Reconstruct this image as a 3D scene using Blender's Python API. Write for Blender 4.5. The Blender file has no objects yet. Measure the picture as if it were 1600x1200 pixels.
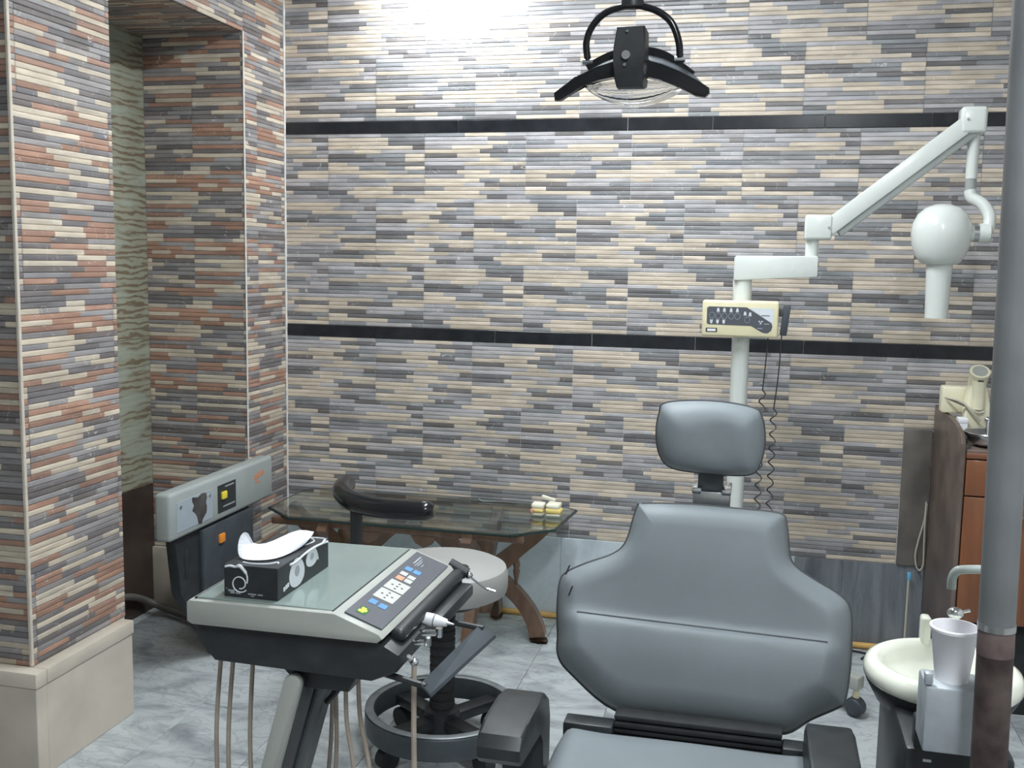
import bpy, bmesh, math, random
from mathutils import Vector, Matrix
random.seed(7)
S = bpy.context.scene
C = S.collection
PI = math.pi

# ---------------------------------------------------------------- camera, world, exposure, room lights
EYE = 1.39
yaw, pit, rol = -0.235, 0.1187, 0.0174
_r = Vector((math.cos(yaw), -math.sin(yaw), 0))
_f = Vector((math.sin(yaw) * math.cos(pit), math.cos(yaw) * math.cos(pit), -math.sin(pit)))
_u = Vector((math.sin(yaw) * math.sin(pit), math.cos(yaw) * math.sin(pit), math.cos(pit)))
_R = _r * math.cos(rol) + _u * math.sin(rol)
_U = _u * math.cos(rol) - _r * math.sin(rol)
cd = bpy.data.cameras.new('camera')
cd.sensor_width = 36.0
cd.lens = 36.0 * 1618.0 / 1600.0
cd.clip_start = 0.02
cam = bpy.data.objects.new('camera', cd)
M = Matrix.Identity(4)
for i in range(3):
    M[i][0], M[i][1], M[i][2] = _R[i], _U[i], -_f[i]
M[2][3] = EYE
cam.matrix_world = M
C.objects.link(cam)
S.camera = cam

w = bpy.data.worlds.new('world')
S.world = w
w.use_nodes = True
w.node_tree.nodes['Background'].inputs[0].default_value = (0.75, 0.85, 1.0, 1)
w.node_tree.nodes['Background'].inputs[1].default_value = 0.3
S.view_settings.view_transform = 'Standard'
S.view_settings.look = 'None'
S.view_settings.gamma = 1.0
S.view_settings.use_curve_mapping = False
S.view_settings.exposure = 0.85

TUBE_W = 26.0       # ceiling tube fixtures (area light under each tube pair)
TUBE_BACK_W = 27.0   # the one near the viewer, dimmer
WALL_W = 5.5       # short tube on the back wall above the picture
LIGHT_COL = (0.90, 0.96, 1.0)

# ---------------------------------------------------------------- helpers
def org(o):
    v = Vector((0, 0, 0))
    while o is not None:
        v += o.location
        o = o.parent
    return v

def tag(o, label, cat=None, group=None, kind=None):
    if label: o['label'] = label
    if cat: o['category'] = cat
    if group: o['group'] = group
    if kind: o['kind'] = kind
    return o

def thing(name, loc, label, cat, group=None):
    o = bpy.data.objects.new(name, None)
    o.empty_display_size = 0.05
    C.objects.link(o)
    o.location = loc
    return tag(o, label, cat, group)

def link(name, me, parent=None):
    o = bpy.data.objects.new(name, me)
    C.objects.link(o)
    if parent is not None: o.parent = parent
    return o

def spline(pts, n=8, closed=False):
    P = [Vector(p) for p in pts]
    N = len(P)
    out = []
    segs = N if closed else N - 1
    for i in range(segs):
        if closed:
            a, b, c, d = P[(i - 1) % N], P[i], P[(i + 1) % N], P[(i + 2) % N]
        else:
            a, b, c, d = P[max(i - 1, 0)], P[i], P[i + 1], P[min(i + 2, N - 1)]
        for k in range(n):
            t = k / n
            out.append(0.5 * ((2 * b) + (c - a) * t + (2 * a - 5 * b + 4 * c - d) * t * t + (3 * b - a - 3 * c + d) * t ** 3))
    if not closed: out.append(P[-1].copy())
    return out

class G:
    """collects shapes in world coordinates; build() links them as one mesh object"""
    def __init__(s):
        s.bm = bmesh.new()
    def box(s, x0, x1, y0, y1, z0, z1, bev=0.0, seg=2, m=None):
        v = [s.bm.verts.new((x, y, z)) for x in (x0, x1) for y in (y0, y1) for z in (z0, z1)]
        f = [(0, 1, 3, 2), (4, 6, 7, 5), (0, 4, 5, 1), (2, 3, 7, 6), (0, 2, 6, 4), (1, 5, 7, 3)]
        fs = [s.bm.faces.new([v[i] for i in q]) for q in f]
        es = list({e for q in fs for e in q.edges})
        if bev > 0:
            r = bmesh.ops.bevel(s.bm, geom=es, offset=bev, segments=seg, profile=0.5, affect='EDGES')
            v = list({x for q in r['faces'] for x in q.verts} | {x for x in v if x.is_valid})
        if m is not None:
            for x in v: x.co = m @ x.co
        return s
    def obox(s, c, sx, sy, sz, rot, bev=0.0, seg=2):
        return s.box(-sx / 2, sx / 2, -sy / 2, sy / 2, -sz / 2, sz / 2, bev, seg, Matrix.Translation(c) @ rot)
    def ring(s, cen, a, b, r, n):
        return [s.bm.verts.new(cen + a * (r * math.cos(2 * PI * i / n)) + b * (r * math.sin(2 * PI * i / n))) for i in range(n)]
    def cyl(s, p0, p1, r0, r1=None, n=20, cap=True):
        p0, p1 = Vector(p0), Vector(p1)
        r1 = r0 if r1 is None else r1
        d = (p1 - p0).normalized()
        a = d.orthogonal().normalized(); b = d.cross(a)
        A, B = s.ring(p0, a, b, r0, n), s.ring(p1, a, b, r1, n)
        for i in range(n): s.bm.faces.new((A[i], A[(i + 1) % n], B[(i + 1) % n], B[i]))
        if cap:
            s.bm.faces.new(A[::-1]); s.bm.faces.new(B)
        return s
    def tube(s, pts, r, n=10, closed=False, flat=None):
        P = [Vector(p) for p in pts]; N = len(P)
        R = r if isinstance(r, (list, tuple)) else [r] * N
        up = None; rings = []
        for i in range(N):
            if closed: t = P[(i + 1) % N] - P[i - 1]
            else: t = P[min(i + 1, N - 1)] - P[max(i - 1, 0)]
            t.normalize()
            if up is None:
                up = Vector((0, 0, 1)) if abs(t.z) < 0.9 else Vector((1, 0, 0))
            up = (up - t * up.dot(t))
            if up.length < 1e-6: up = t.orthogonal()
            up.normalize()
            a = t.cross(up)
            k = 1.0 if flat is None else flat
            rings.append([s.bm.verts.new(P[i] + a * (R[i] * math.cos(2 * PI * j / n)) + up * (R[i] * k * math.sin(2 * PI * j / n))) for j in range(n)])
        for i in range(N if closed else N - 1):
            A, B = rings[i], rings[(i + 1) % N]
            for j in range(n): s.bm.faces.new((A[j], A[(j + 1) % n], B[(j + 1) % n], B[j]))
        if not closed:
            s.bm.faces.new(rings[0][::-1]); s.bm.faces.new(rings[-1])
        return s
    def lathe(s, prof, c=(0, 0, 0), n=32, closed=False):
        c = Vector(c); rings = []
        for r, z in prof:
            if r < 1e-5: rings.append([s.bm.verts.new(c + Vector((0, 0, z)))])
            else: rings.append([s.bm.verts.new(c + Vector((r * math.cos(2 * PI * j / n), r * math.sin(2 * PI * j / n), z))) for j in range(n)])
        pairs = list(zip(rings, rings[1:]))
        if closed: pairs.append((rings[-1], rings[0]))
        for A, B in pairs:
            if len(A) == 1 and len(B) == 1: continue
            for j in range(n):
                k = (j + 1) % n
                if len(A) == 1: s.bm.faces.new((A[0], B[k], B[j]))
                elif len(B) == 1: s.bm.faces.new((A[j], A[k], B[0]))
                else: s.bm.faces.new((A[j], A[k], B[k], B[j]))
        return s
    def prism(s, poly, fn0, fn1, bev=0.0):
        A = [s.bm.verts.new(fn0(p)) for p in poly]; B = [s.bm.verts.new(fn1(p)) for p in poly]
        n = len(poly)
        fa = s.bm.faces.new(A[::-1]); fb = s.bm.faces.new(B)
        for i in range(n): s.bm.faces.new((A[i], A[(i + 1) % n], B[(i + 1) % n], B[i]))
        if bev > 0:
            bmesh.ops.bevel(s.bm, geom=list(set(fa.edges) | set(fb.edges)), offset=bev, segments=2, profile=0.5, affect='EDGES')
        return s
    def quad(s, *p):
        s.bm.faces.new([s.bm.verts.new(q) for q in p]); return s
    def sphere(s, c, r, sx=1, sy=1, sz=1, n=16):
        bmesh.ops.create_uvsphere(s.bm, u_segments=n, v_segments=max(6, n // 2), radius=r,
                                  matrix=Matrix.Translation(c) @ Matrix.Diagonal((sx, sy, sz, 1)))
        return s
    def build(s, name, mat, parent=None, smooth=35):
        bmesh.ops.recalc_face_normals(s.bm, faces=s.bm.faces[:])
        me = bpy.data.meshes.new(name)
        o3 = org(parent) if parent is not None else Vector((0, 0, 0))
        if o3.length > 0:
            for v in s.bm.verts: v.co -= o3
        s.bm.to_mesh(me); s.bm.free()
        if smooth:
            me.shade_smooth(); me.set_sharp_from_angle(angle=math.radians(smooth))
        if mat: me.materials.append(mat)
        return link(name, me, parent)

def box_part(name, mat, parent, dims, bev=0.0, seg=2):
    return G().box(*dims, bev=bev, seg=seg).build(name, mat, parent)

def cushion(outline, place, T, back=0.3, bulge=None, edge_r=0.05, rings=22, soft=0):
    """pillow body from a closed 2D outline; place(x, z, depth) -> world point"""
    g = G()
    n = len(outline)
    cx = sum(p[0] for p in outline) / n; cz = sum(p[1] for p in outline) / n
    prev = None
    edges = [(outline[i], outline[(i + 1) % n]) for i in range(n)]
    def dist(x, z):
        best = 9.0
        for (ax, az), (bx, bz) in edges:
            dx, dz = bx - ax, bz - az; L2 = dx * dx + dz * dz
            t = 0 if L2 < 1e-12 else max(0.0, min(1.0, ((x - ax) * dx + (z - az) * dz) / L2))
            q = (x - ax - t * dx) ** 2 + (z - az - t * dz) ** 2
            if q < best: best = q
        return best ** 0.5
    levels = [(sc, False) for sc in (0.05, 0.5, 0.85, 0.95, 0.985)]
    levels += [(1 - (k / rings) ** 1.6 * 0.97, True) for k in range(rings + 1)]
    for sc, frontside in levels:
        ring = []
        for p in outline:
            x = cx + (p[0] - cx) * sc; z = cz + (p[1] - cz) * sc
            ds = dist(x, z) if sc < 1 else 0.0
            q = min(1.0, ds / edge_r); d = T * (1 - (1 - q) ** 2) ** 0.5
            if frontside: dd = d + (bulge(x, z) * min(1.0, ds / 0.05) if bulge else 0)
            else: dd = -back * d
            ring.append(g.bm.verts.new(place(x, z, dd)))
        if prev:
            for i in range(n): g.bm.faces.new((prev[i], prev[(i + 1) % n], ring[(i + 1) % n], ring[i]))
        else: g.bm.faces.new(ring[::-1])
        prev = ring
    g.bm.faces.new(prev)
    if soft:
        g.bm.verts.ensure_lookup_table()
        inner = [v for v in g.bm.verts if v.index < 0 or True][n * 7:]
        for _ in range(soft): bmesh.ops.smooth_vert(g.bm, verts=inner, factor=0.5, use_axis_x=True, use_axis_y=True, use_axis_z=True)
    return g

def copies(src, parent, offsets, name=None):
    out = []
    for off in offsets:
        o = src.copy(); C.objects.link(o); o.parent = parent
        o.location = Vector(src.location) + Vector(off); out.append(o)
    return out

# ---------------------------------------------------------------- materials
def mat(name, col, rough=0.5, metal=0.0, var=0.0, scale=20.0, stretch=(1, 1, 1), bump=0.0, bscale=None, coat=0.0, spec=0.5,
        col2=None, thr=(0.35, 0.7), trans=0.0, ior=1.45, emit=None, estr=0.0):
    m = bpy.data.materials.new(name); m.use_nodes = True
    nt = m.node_tree; nd = nt.nodes; ln = nt.links
    b = nd['Principled BSDF']
    b.inputs['Base Color'].default_value = (*col, 1)
    b.inputs['Roughness'].default_value = rough
    b.inputs['Metallic'].default_value = metal
    b.inputs['Coat Weight'].default_value = coat
    b.inputs['Specular IOR Level'].default_value = spec
    b.inputs['Transmission Weight'].default_value = trans
    b.inputs['IOR'].default_value = ior
    if emit:
        b.inputs['Emission Color'].default_value = (*emit, 1); b.inputs['Emission Strength'].default_value = estr
    if var or bump or col2:
        tc = nd.new('ShaderNodeTexCoord'); mp = nd.new('ShaderNodeMapping'); oi = nd.new('ShaderNodeObjectInfo')
        mul = nd.new('ShaderNodeVectorMath'); mul.operation = 'ADD'
        ln.new(tc.outputs['Object'], mul.inputs[0])
        sc = nd.new('ShaderNodeVectorMath'); sc.operation = 'SCALE'; sc.inputs['Scale'].default_value = 13.0
        cv = nd.new('ShaderNodeCombineXYZ')
        for i in range(3): ln.new(oi.outputs['Random'], cv.inputs[i])
        ln.new(cv.outputs[0], sc.inputs[0]); ln.new(sc.outputs[0], mul.inputs[1])
        ln.new(mul.outputs[0], mp.inputs['Vector'])
        mp.inputs['Scale'].default_value = stretch
        nz = nd.new('ShaderNodeTexNoise'); nz.inputs['Scale'].default_value = scale; nz.inputs['Detail'].default_value = 6
        ln.new(mp.outputs[0], nz.inputs['Vector'])
        if var or col2:
            cr = nd.new('ShaderNodeValToRGB')
            cr.color_ramp.elements[0].position = thr[0]; cr.color_ramp.elements[1].position = thr[1]
            c2 = col2 if col2 else tuple(min(1, c * (1 + var)) for c in col)
            c1 = col if col2 else tuple(c * (1 - var) for c in col)
            cr.color_ramp.elements[0].color = (*c1, 1); cr.color_ramp.elements[1].color = (*c2, 1)
            ln.new(nz.outputs['Fac'], cr.inputs[0]); ln.new(cr.outputs[0], b.inputs['Base Color'])
        if bump:
            n2 = nd.new('ShaderNodeTexNoise'); n2.inputs['Scale'].default_value = bscale or scale * 4; n2.inputs['Detail'].default_value = 4
            ln.new(mp.outputs[0], n2.inputs['Vector'])
            bp = nd.new('ShaderNodeBump'); bp.inputs['Strength'].default_value = bump; bp.inputs['Distance'].default_value = 0.002
            ln.new(n2.outputs['Fac'], bp.inputs['Height']); ln.new(bp.outputs[0], b.inputs['Normal'])
    return m

def marble(name, base, vein, dark, scale=3.0, rough=0.25, stretch=(1, 1, 1), amount=0.55, lines=0.35):
    m = bpy.data.materials.new(name); m.use_nodes = True
    nt = m.node_tree; nd = nt.nodes; ln = nt.links; b = nd['Principled BSDF']
    b.inputs['Roughness'].default_value = rough
    tc = nd.new('ShaderNodeTexCoord'); oi = nd.new('ShaderNodeObjectInfo')
    cv = nd.new('ShaderNodeCombineXYZ')
    for i in range(3): ln.new(oi.outputs['Random'], cv.inputs[i])
    sc = nd.new('ShaderNodeVectorMath'); sc.operation = 'SCALE'; sc.inputs['Scale'].default_value = 23.0
    ln.new(cv.outputs[0], sc.inputs[0])
    ad = nd.new('ShaderNodeVectorMath'); ad.operation = 'ADD'
    ln.new(tc.outputs['Object'], ad.inputs[0]); ln.new(sc.outputs[0], ad.inputs[1])
    mp = nd.new('ShaderNodeMapping'); mp.inputs['Scale'].default_value = stretch; mp.inputs['Rotation'].default_value = (0.2, 0.3, 0.5)
    ln.new(ad.outputs[0], mp.inputs['Vector'])
    n1 = nd.new('ShaderNodeTexNoise'); n1.inputs['Scale'].default_value = scale; n1.inputs['Detail'].default_value = 9; n1.inputs['Distortion'].default_value = 1.2
    ln.new(mp.outputs[0], n1.inputs['Vector'])
    r1 = nd.new('ShaderNodeValToRGB'); e = r1.color_ramp.elements
    e[0].position = 0.30; e[0].color = (*vein, 1); e[1].position = amount; e[1].color = (*base, 1)
    ln.new(n1.outputs['Fac'], r1.inputs[0])
    n2 = nd.new('ShaderNodeTexNoise'); n2.inputs['Scale'].default_value = scale * 1.7; n2.inputs['Detail'].default_value = 7; n2.inputs['Distortion'].default_value = 2.0
    ln.new(mp.outputs[0], n2.inputs['Vector'])
    r2 = nd.new('ShaderNodeValToRGB'); e = r2.color_ramp.elements
    e[0].position = 0.46; e[0].color = (0, 0, 0, 1); e[1].position = 0.5; e[1].color = (lines, lines, lines, 1)
    x = r2.color_ramp.elements.new(0.54); x.color = (0, 0, 0, 1)
    ln.new(n2.outputs['Fac'], r2.inputs[0])
    n3 = nd.new('ShaderNodeTexNoise'); n3.inputs['Scale'].default_value = scale * 0.9; ln.new(mp.outputs[0], n3.inputs['Vector'])
    mm = nd.new('ShaderNodeMath'); mm.operation = 'MULTIPLY'; ln.new(r2.outputs[0], mm.inputs[0]); ln.new(n3.outputs['Fac'], mm.inputs[1])
    mx = nd.new('ShaderNodeMix'); mx.data_type = 'RGBA'
    ln.new(mm.outputs[0], mx.inputs[0]); ln.new(r1.outputs[0], mx.inputs[6]); mx.inputs[7].default_value = (*dark, 1)
    ln.new(mx.outputs[2], b.inputs['Base Color'])
    return m

def tile_material():
    m = bpy.data.materials.new('strip_tile_glaze'); m.use_nodes = True
    nt = m.node_tree; nd = nt.nodes; ln = nt.links; b = nd['Principled BSDF']
    b.inputs['Roughness'].default_value = 0.42
    at = nd.new('ShaderNodeAttribute'); at.attribute_name = 'Col'
    tc = nd.new('ShaderNodeTexCoord'); oi = nd.new('ShaderNodeObjectInfo')
    cv = nd.new('ShaderNodeCombineXYZ')
    for i in range(3): ln.new(oi.outputs['Random'], cv.inputs[i])
    sc = nd.new('ShaderNodeVectorMath'); sc.operation = 'SCALE'; sc.inputs['Scale'].default_value = 17.0
    ln.new(cv.outputs[0], sc.inputs[0])
    ad = nd.new('ShaderNodeVectorMath'); ad.operation = 'ADD'
    ln.new(tc.outputs['Object'], ad.inputs[0]); ln.new(sc.outputs[0], ad.inputs[1])
    mp = nd.new('ShaderNodeMapping'); mp.inputs['Scale'].default_value = (9, 9, 60); ln.new(ad.outputs[0], mp.inputs['Vector'])
    n1 = nd.new('ShaderNodeTexNoise'); n1.inputs['Scale'].default_value = 1.0; n1.inputs['Detail'].default_value = 5; ln.new(mp.outputs[0], n1.inputs['Vector'])
    mr = nd.new('ShaderNodeMapRange'); mr.inputs['From Min'].default_value = 0.3; mr.inputs['From Max'].default_value = 0.7
    mr.inputs['To Min'].default_value = 0.78; mr.inputs['To Max'].default_value = 1.22
    ln.new(n1.outputs['Fac'], mr.inputs['Value'])
    vm = nd.new('ShaderNodeVectorMath'); vm.operation = 'SCALE'; ln.new(at.outputs['Color'], vm.inputs[0]); ln.new(mr.outputs[0], vm.inputs['Scale'])
    # short pale scratches (marble veins printed on the strips)
    n2 = nd.new('ShaderNodeTexNoise'); n2.inputs['Scale'].default_value = 22.0; n2.inputs['Detail'].default_value = 1; ln.new(ad.outputs[0], n2.inputs['Vector'])
    r2 = nd.new('ShaderNodeValToRGB'); e = r2.color_ramp.elements
    e[0].position = 0.492; e[0].color = (0, 0, 0, 1); e[1].position = 0.5; e[1].color = (1, 1, 1, 1)
    x = r2.color_ramp.elements.new(0.508); x.color = (0, 0, 0, 1); ln.new(n2.outputs['Fac'], r2.inputs[0])
    n3 = nd.new('ShaderNodeTexNoise'); n3.inputs['Scale'].default_value = 30.0; n3.inputs['Detail'].default_value = 2; ln.new(ad.outputs[0], n3.inputs['Vector'])
    r3 = nd.new('ShaderNodeValToRGB'); e = r3.color_ramp.elements
    e[0].position = 0.54; e[0].color = (0, 0, 0, 1); e[1].position = 0.6; e[1].color = (0.7, 0.7, 0.7, 1); ln.new(n3.outputs['Fac'], r3.inputs[0])
    mm = nd.new('ShaderNodeMath'); mm.operation = 'MULTIPLY'; ln.new(r2.outputs[0], mm.inputs[0]); ln.new(r3.outputs[0], mm.inputs[1])
    mx = nd.new('ShaderNodeMix'); mx.data_type = 'RGBA'; ln.new(mm.outputs[0], mx.inputs[0]); ln.new(vm.outputs[0], mx.inputs[6]); mx.inputs[7].default_value = (0.75, 0.74, 0.70, 1)
    ln.new(mx.outputs[2], b.inputs['Base Color'])
    return m

def ripple_material():
    m = bpy.data.materials.new('green_ripple_panel'); m.use_nodes = True
    nt = m.node_tree; nd = nt.nodes; ln = nt.links; b = nd['Principled BSDF']
    b.inputs['Roughness'].default_value = 0.35
    tc = nd.new('ShaderNodeTexCoord'); mp = nd.new('ShaderNodeMapping'); mp.inputs['Scale'].default_value = (1, 2.2, 8.7)
    ln.new(tc.outputs['Object'], mp.inputs['Vector'])
    wv = nd.new('ShaderNodeTexWave'); wv.wave_type = 'BANDS'; wv.bands_direction = 'Z'; wv.inputs['Scale'].default_value = 1.5
    wv.inputs['Distortion'].default_value = 7.0; wv.inputs['Detail'].default_value = 4.0; wv.inputs['Detail Scale'].default_value = 2.6
    ln.new(mp.outputs[0], wv.inputs['Vector'])
    vo = nd.new('ShaderNodeTexNoise'); vo.inputs['Scale'].default_value = 1.6; vo.inputs['Detail'].default_value = 3; ln.new(mp.outputs[0], vo.inputs['Vector'])
    r = nd.new('ShaderNodeValToRGB'); e = r.color_ramp.elements
    e[0].position = 0.1; e[0].color = (0.15, 0.115, 0.075, 1); e[1].position = 0.6; e[1].color = (0.27, 0.275, 0.205, 1)
    ln.new(wv.outputs['Fac'], r.inputs[0])
    r2 = nd.new('ShaderNodeValToRGB'); e = r2.color_ramp.elements
    e[0].position = 0.5; e[0].color = (0, 0, 0, 1); e[1].position = 0.62; e[1].color = (0.8, 0.8, 0.8, 1); ln.new(vo.outputs['Fac'], r2.inputs[0])
    mx = nd.new('ShaderNodeMix'); mx.data_type = 'RGBA'; ln.new(r2.outputs[0], mx.inputs[0]); ln.new(r.outputs[0], mx.inputs[6]); mx.inputs[7].default_value = (0.32, 0.35, 0.29, 1)
    ln.new(mx.outputs[2], b.inputs['Base Color'])
    return m

MT = dict(
    tile=tile_material(), ripple=ripple_material(),
    grout=mat('white_grout', (0.62, 0.61, 0.58), 0.9, var=0.1, scale=40),
    grout_cream=mat('cream_edge_strip', (0.58, 0.52, 0.44), 0.7, var=0.08, scale=30),
    plaster=mat('plaster', (0.62, 0.62, 0.60), 0.9, var=0.04, scale=4),
    band=mat('black_band_tile', (0.018, 0.020, 0.024), 0.22, var=0.3, scale=15),
    plinth=mat('cream_marble', (0.56, 0.50, 0.42), 0.35, var=0.09, scale=7, bump=0.05),
    floor=marble('floor_marble', (0.47, 0.50, 0.51), (0.25, 0.275, 0.29), (0.13, 0.145, 0.16), scale=4.2, rough=0.22, stretch=(0.9, 1.7, 1), amount=0.54, lines=0.6),
    joint=mat('floor_joint', (0.20, 0.20, 0.20), 0.9),
    dado=marble('pale_blue_marble', (0.56, 0.62, 0.66), (0.44, 0.50, 0.54), (0.06, 0.08, 0.10), scale=3.5, rough=0.3, amount=0.5, lines=0.12),
    dado_dark=marble('grey_striped_marble', (0.22, 0.24, 0.26), (0.10, 0.11, 0.13), (0.03, 0.035, 0.045), scale=3.5, rough=0.3, stretch=(4, 4, 0.5), amount=0.6),
    granite=mat('brown_granite', (0.085, 0.06, 0.05), 0.35, col2=(0.16, 0.12, 0.10), scale=9, thr=(0.35, 0.65)),
    granite_grey=mat('grey_brown_granite', (0.10, 0.09, 0.08), 0.35, col2=(0.19, 0.17, 0.15), scale=6, thr=(0.35, 0.65)),
    dark_dado=mat('dark_brown_granite', (0.035, 0.024, 0.02), 0.3, col2=(0.07, 0.05, 0.04), scale=6),
    wood=mat('orange_brown_wood', (0.17, 0.062, 0.027), 0.4, col2=(0.24, 0.092, 0.04), scale=5, stretch=(8, 8, 0.7), coat=0.2),
    wood_edge=mat('red_brown_wood', (0.20, 0.08, 0.045), 0.4, var=0.2, scale=10),
    table_wood=mat('brown_carved_wood', (0.11, 0.062, 0.04), 0.4, col2=(0.17, 0.098, 0.062), scale=12, stretch=(3, 3, 1), coat=0.3),
    leather=mat('grey_vinyl', (0.185, 0.210, 0.224), 0.55, var=0.06, scale=6, bump=0.10, bscale=380),
    leather_edge=mat('dark_grey_piping', (0.045, 0.052, 0.058), 0.5),
    black=mat('black_plastic', (0.026, 0.029, 0.032), 0.42, var=0.2, scale=30, bump=0.05, bscale=300),
    blackgloss=mat('glossy_black_vinyl', (0.012, 0.013, 0.015), 0.16, bump=0.03, bscale=40),
    blackmat=mat('black_rubber', (0.022, 0.024, 0.026), 0.75, var=0.2, scale=30),
    darkgrey=mat('dark_grey_metal', (0.055, 0.065, 0.075), 0.45, var=0.15, scale=20),
    ringgrey=mat('worn_grey_ring', (0.22, 0.24, 0.25), 0.4, 0.3, var=0.25, scale=14),
    case=mat('warm_grey_plastic', (0.36, 0.37, 0.34), 0.45, var=0.05, scale=12),
    case_green=mat('grey_green_plastic', (0.33, 0.36, 0.35), 0.45, var=0.05, scale=9),
    panel=mat('slate_membrane', (0.085, 0.09, 0.105), 0.4),
    panel_dark=mat('dark_switch_plate', (0.03, 0.035, 0.035), 0.4),
    hosegrey=mat('grey_brown_hose', (0.12, 0.115, 0.105), 0.5),
    beige=mat('beige_hose', (0.40, 0.34, 0.28), 0.6, var=0.12, scale=25),
    cream=mat('cream_plastic', (0.72, 0.66, 0.44), 0.4, var=0.04, scale=20),
    cream_pale=mat('pale_cream_plastic', (0.74, 0.70, 0.52), 0.4, var=0.06, scale=12),
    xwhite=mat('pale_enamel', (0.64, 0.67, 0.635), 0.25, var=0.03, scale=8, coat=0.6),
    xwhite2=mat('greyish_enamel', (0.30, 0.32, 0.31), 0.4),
    white=mat('white_plastic', (0.75, 0.76, 0.78), 0.5),
    paper=mat('white_paper', (0.86, 0.88, 0.92), 0.9, bump=0.1, bscale=60),
    foam=mat('white_foam', (0.84, 0.83, 0.86), 0.7, bump=0.04, bscale=200),
    print_white=mat('white_print', (0.62, 0.65, 0.68), 0.6),
    print_grey=mat('grey_print', (0.32, 0.34, 0.37), 0.6),
    print_orange=mat('orange_print', (0.60, 0.24, 0.13), 0.6),
    yellow=mat('yellow_switch', (0.80, 0.62, 0.06), 0.4),
    orange=mat('orange_switch', (0.80, 0.27, 0.04), 0.4),
    blue=mat('blue_key', (0.10, 0.27, 0.55), 0.5),
    salmon=mat('salmon_key', (0.70, 0.30, 0.18), 0.5),
    key=mat('pale_grey_key', (0.50, 0.50, 0.47), 0.5),
    green_led=mat('green_display', (0.3, 0.8, 0.05), 0.4, emit=(0.45, 1.0, 0.05), estr=0.9),
    ledgreen_dark=mat('display_surround', (0.02, 0.10, 0.02), 0.4),
    chrome=mat('chrome', (0.75, 0.77, 0.79), 0.12, 1.0),
    steel=mat('brushed_steel', (0.55, 0.56, 0.57), 0.28, 1.0, var=0.1, scale=20),
    galv=mat('galvanised_sheet', (0.40, 0.44, 0.47), 0.55, 0.6, col2=(0.54, 0.58, 0.61), scale=18, bump=0.2, bscale=60),
    pole=mat('grey_painted_pipe', (0.17, 0.178, 0.185), 0.38, 0.2, var=0.12, scale=9),
    rust=mat('rusty_brown_pipe', (0.03, 0.018, 0.016), 0.7, col2=(0.10, 0.075, 0.068), scale=22, bump=0.2, bscale=50),
    mauve=mat('worn_mauve_collar', (0.16, 0.12, 0.115), 0.7, col2=(0.09, 0.06, 0.055), scale=25),
    porcelain=mat('cream_porcelain', (0.84, 0.85, 0.74), 0.12, coat=0.6),
    sagegrey=mat('grey_green_pipe', (0.36, 0.40, 0.37), 0.4),
    seat_pale=mat('pale_grey_vinyl', (0.34, 0.34, 0.325), 0.5, var=0.04, scale=8, bump=0.05, bscale=300),
    yellow_pipe=mat('amber_pipe', (0.62, 0.38, 0.12), 0.45, var=0.15, scale=10),
    plaster_cast=mat('dental_plaster', (0.76, 0.73, 0.60), 0.8, bump=0.3, bscale=120),
    yellow_stone=mat('yellow_stone', (0.74, 0.58, 0.20), 0.8, bump=0.3, bscale=120),
    pink=mat('pink_wax', (0.55, 0.27, 0.20), 0.6),
    screen=mat('cream_screen', (0.60, 0.62, 0.46), 0.4),
    wire=mat('pale_wire', (0.42, 0.40, 0.32), 0.5),
    blue_tip=mat('light_blue_plastic', (0.16, 0.42, 0.66), 0.4),
    tray_glass=mat('frosted_green_sheet', (0.25, 0.31, 0.29), 0.16, var=0.12, scale=5, coat=0.5),
    glass=mat('green_tinted_glass', (0.70, 0.80, 0.75), 0.03, trans=1.0, ior=1.48),
    glass_edge=mat('dark_glass_edge', (0.015, 0.03, 0.028), 0.2),
    shield=mat('clear_shield', (0.93, 0.94, 0.93), 0.06, trans=1.0, ior=1.2),
    tube=mat('lit_tube', (0.9, 0.95, 1), 0.5, emit=(0.9, 0.96, 1.0), estr=14.0),
    negatoscope=mat('pale_metal_plate', (0.42, 0.48, 0.53), 0.4, 0.2, var=0.06, scale=10),
    torn=mat('torn_dark_film', (0.035, 0.032, 0.033), 0.5, col2=(0.10, 0.09, 0.09), scale=14),
)

# ---------------------------------------------------------------- the room
XL, YB, CEIL = -1.877, 3.877, 2.75       # left wall plane, back wall plane, ceiling height
XR, YF, XFAR = 1.55, -1.9, -3.4          # right wall, wall behind the camera, far left wall
def struct(o, label, cat):
    return tag(o, label, cat, kind='structure')

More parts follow.
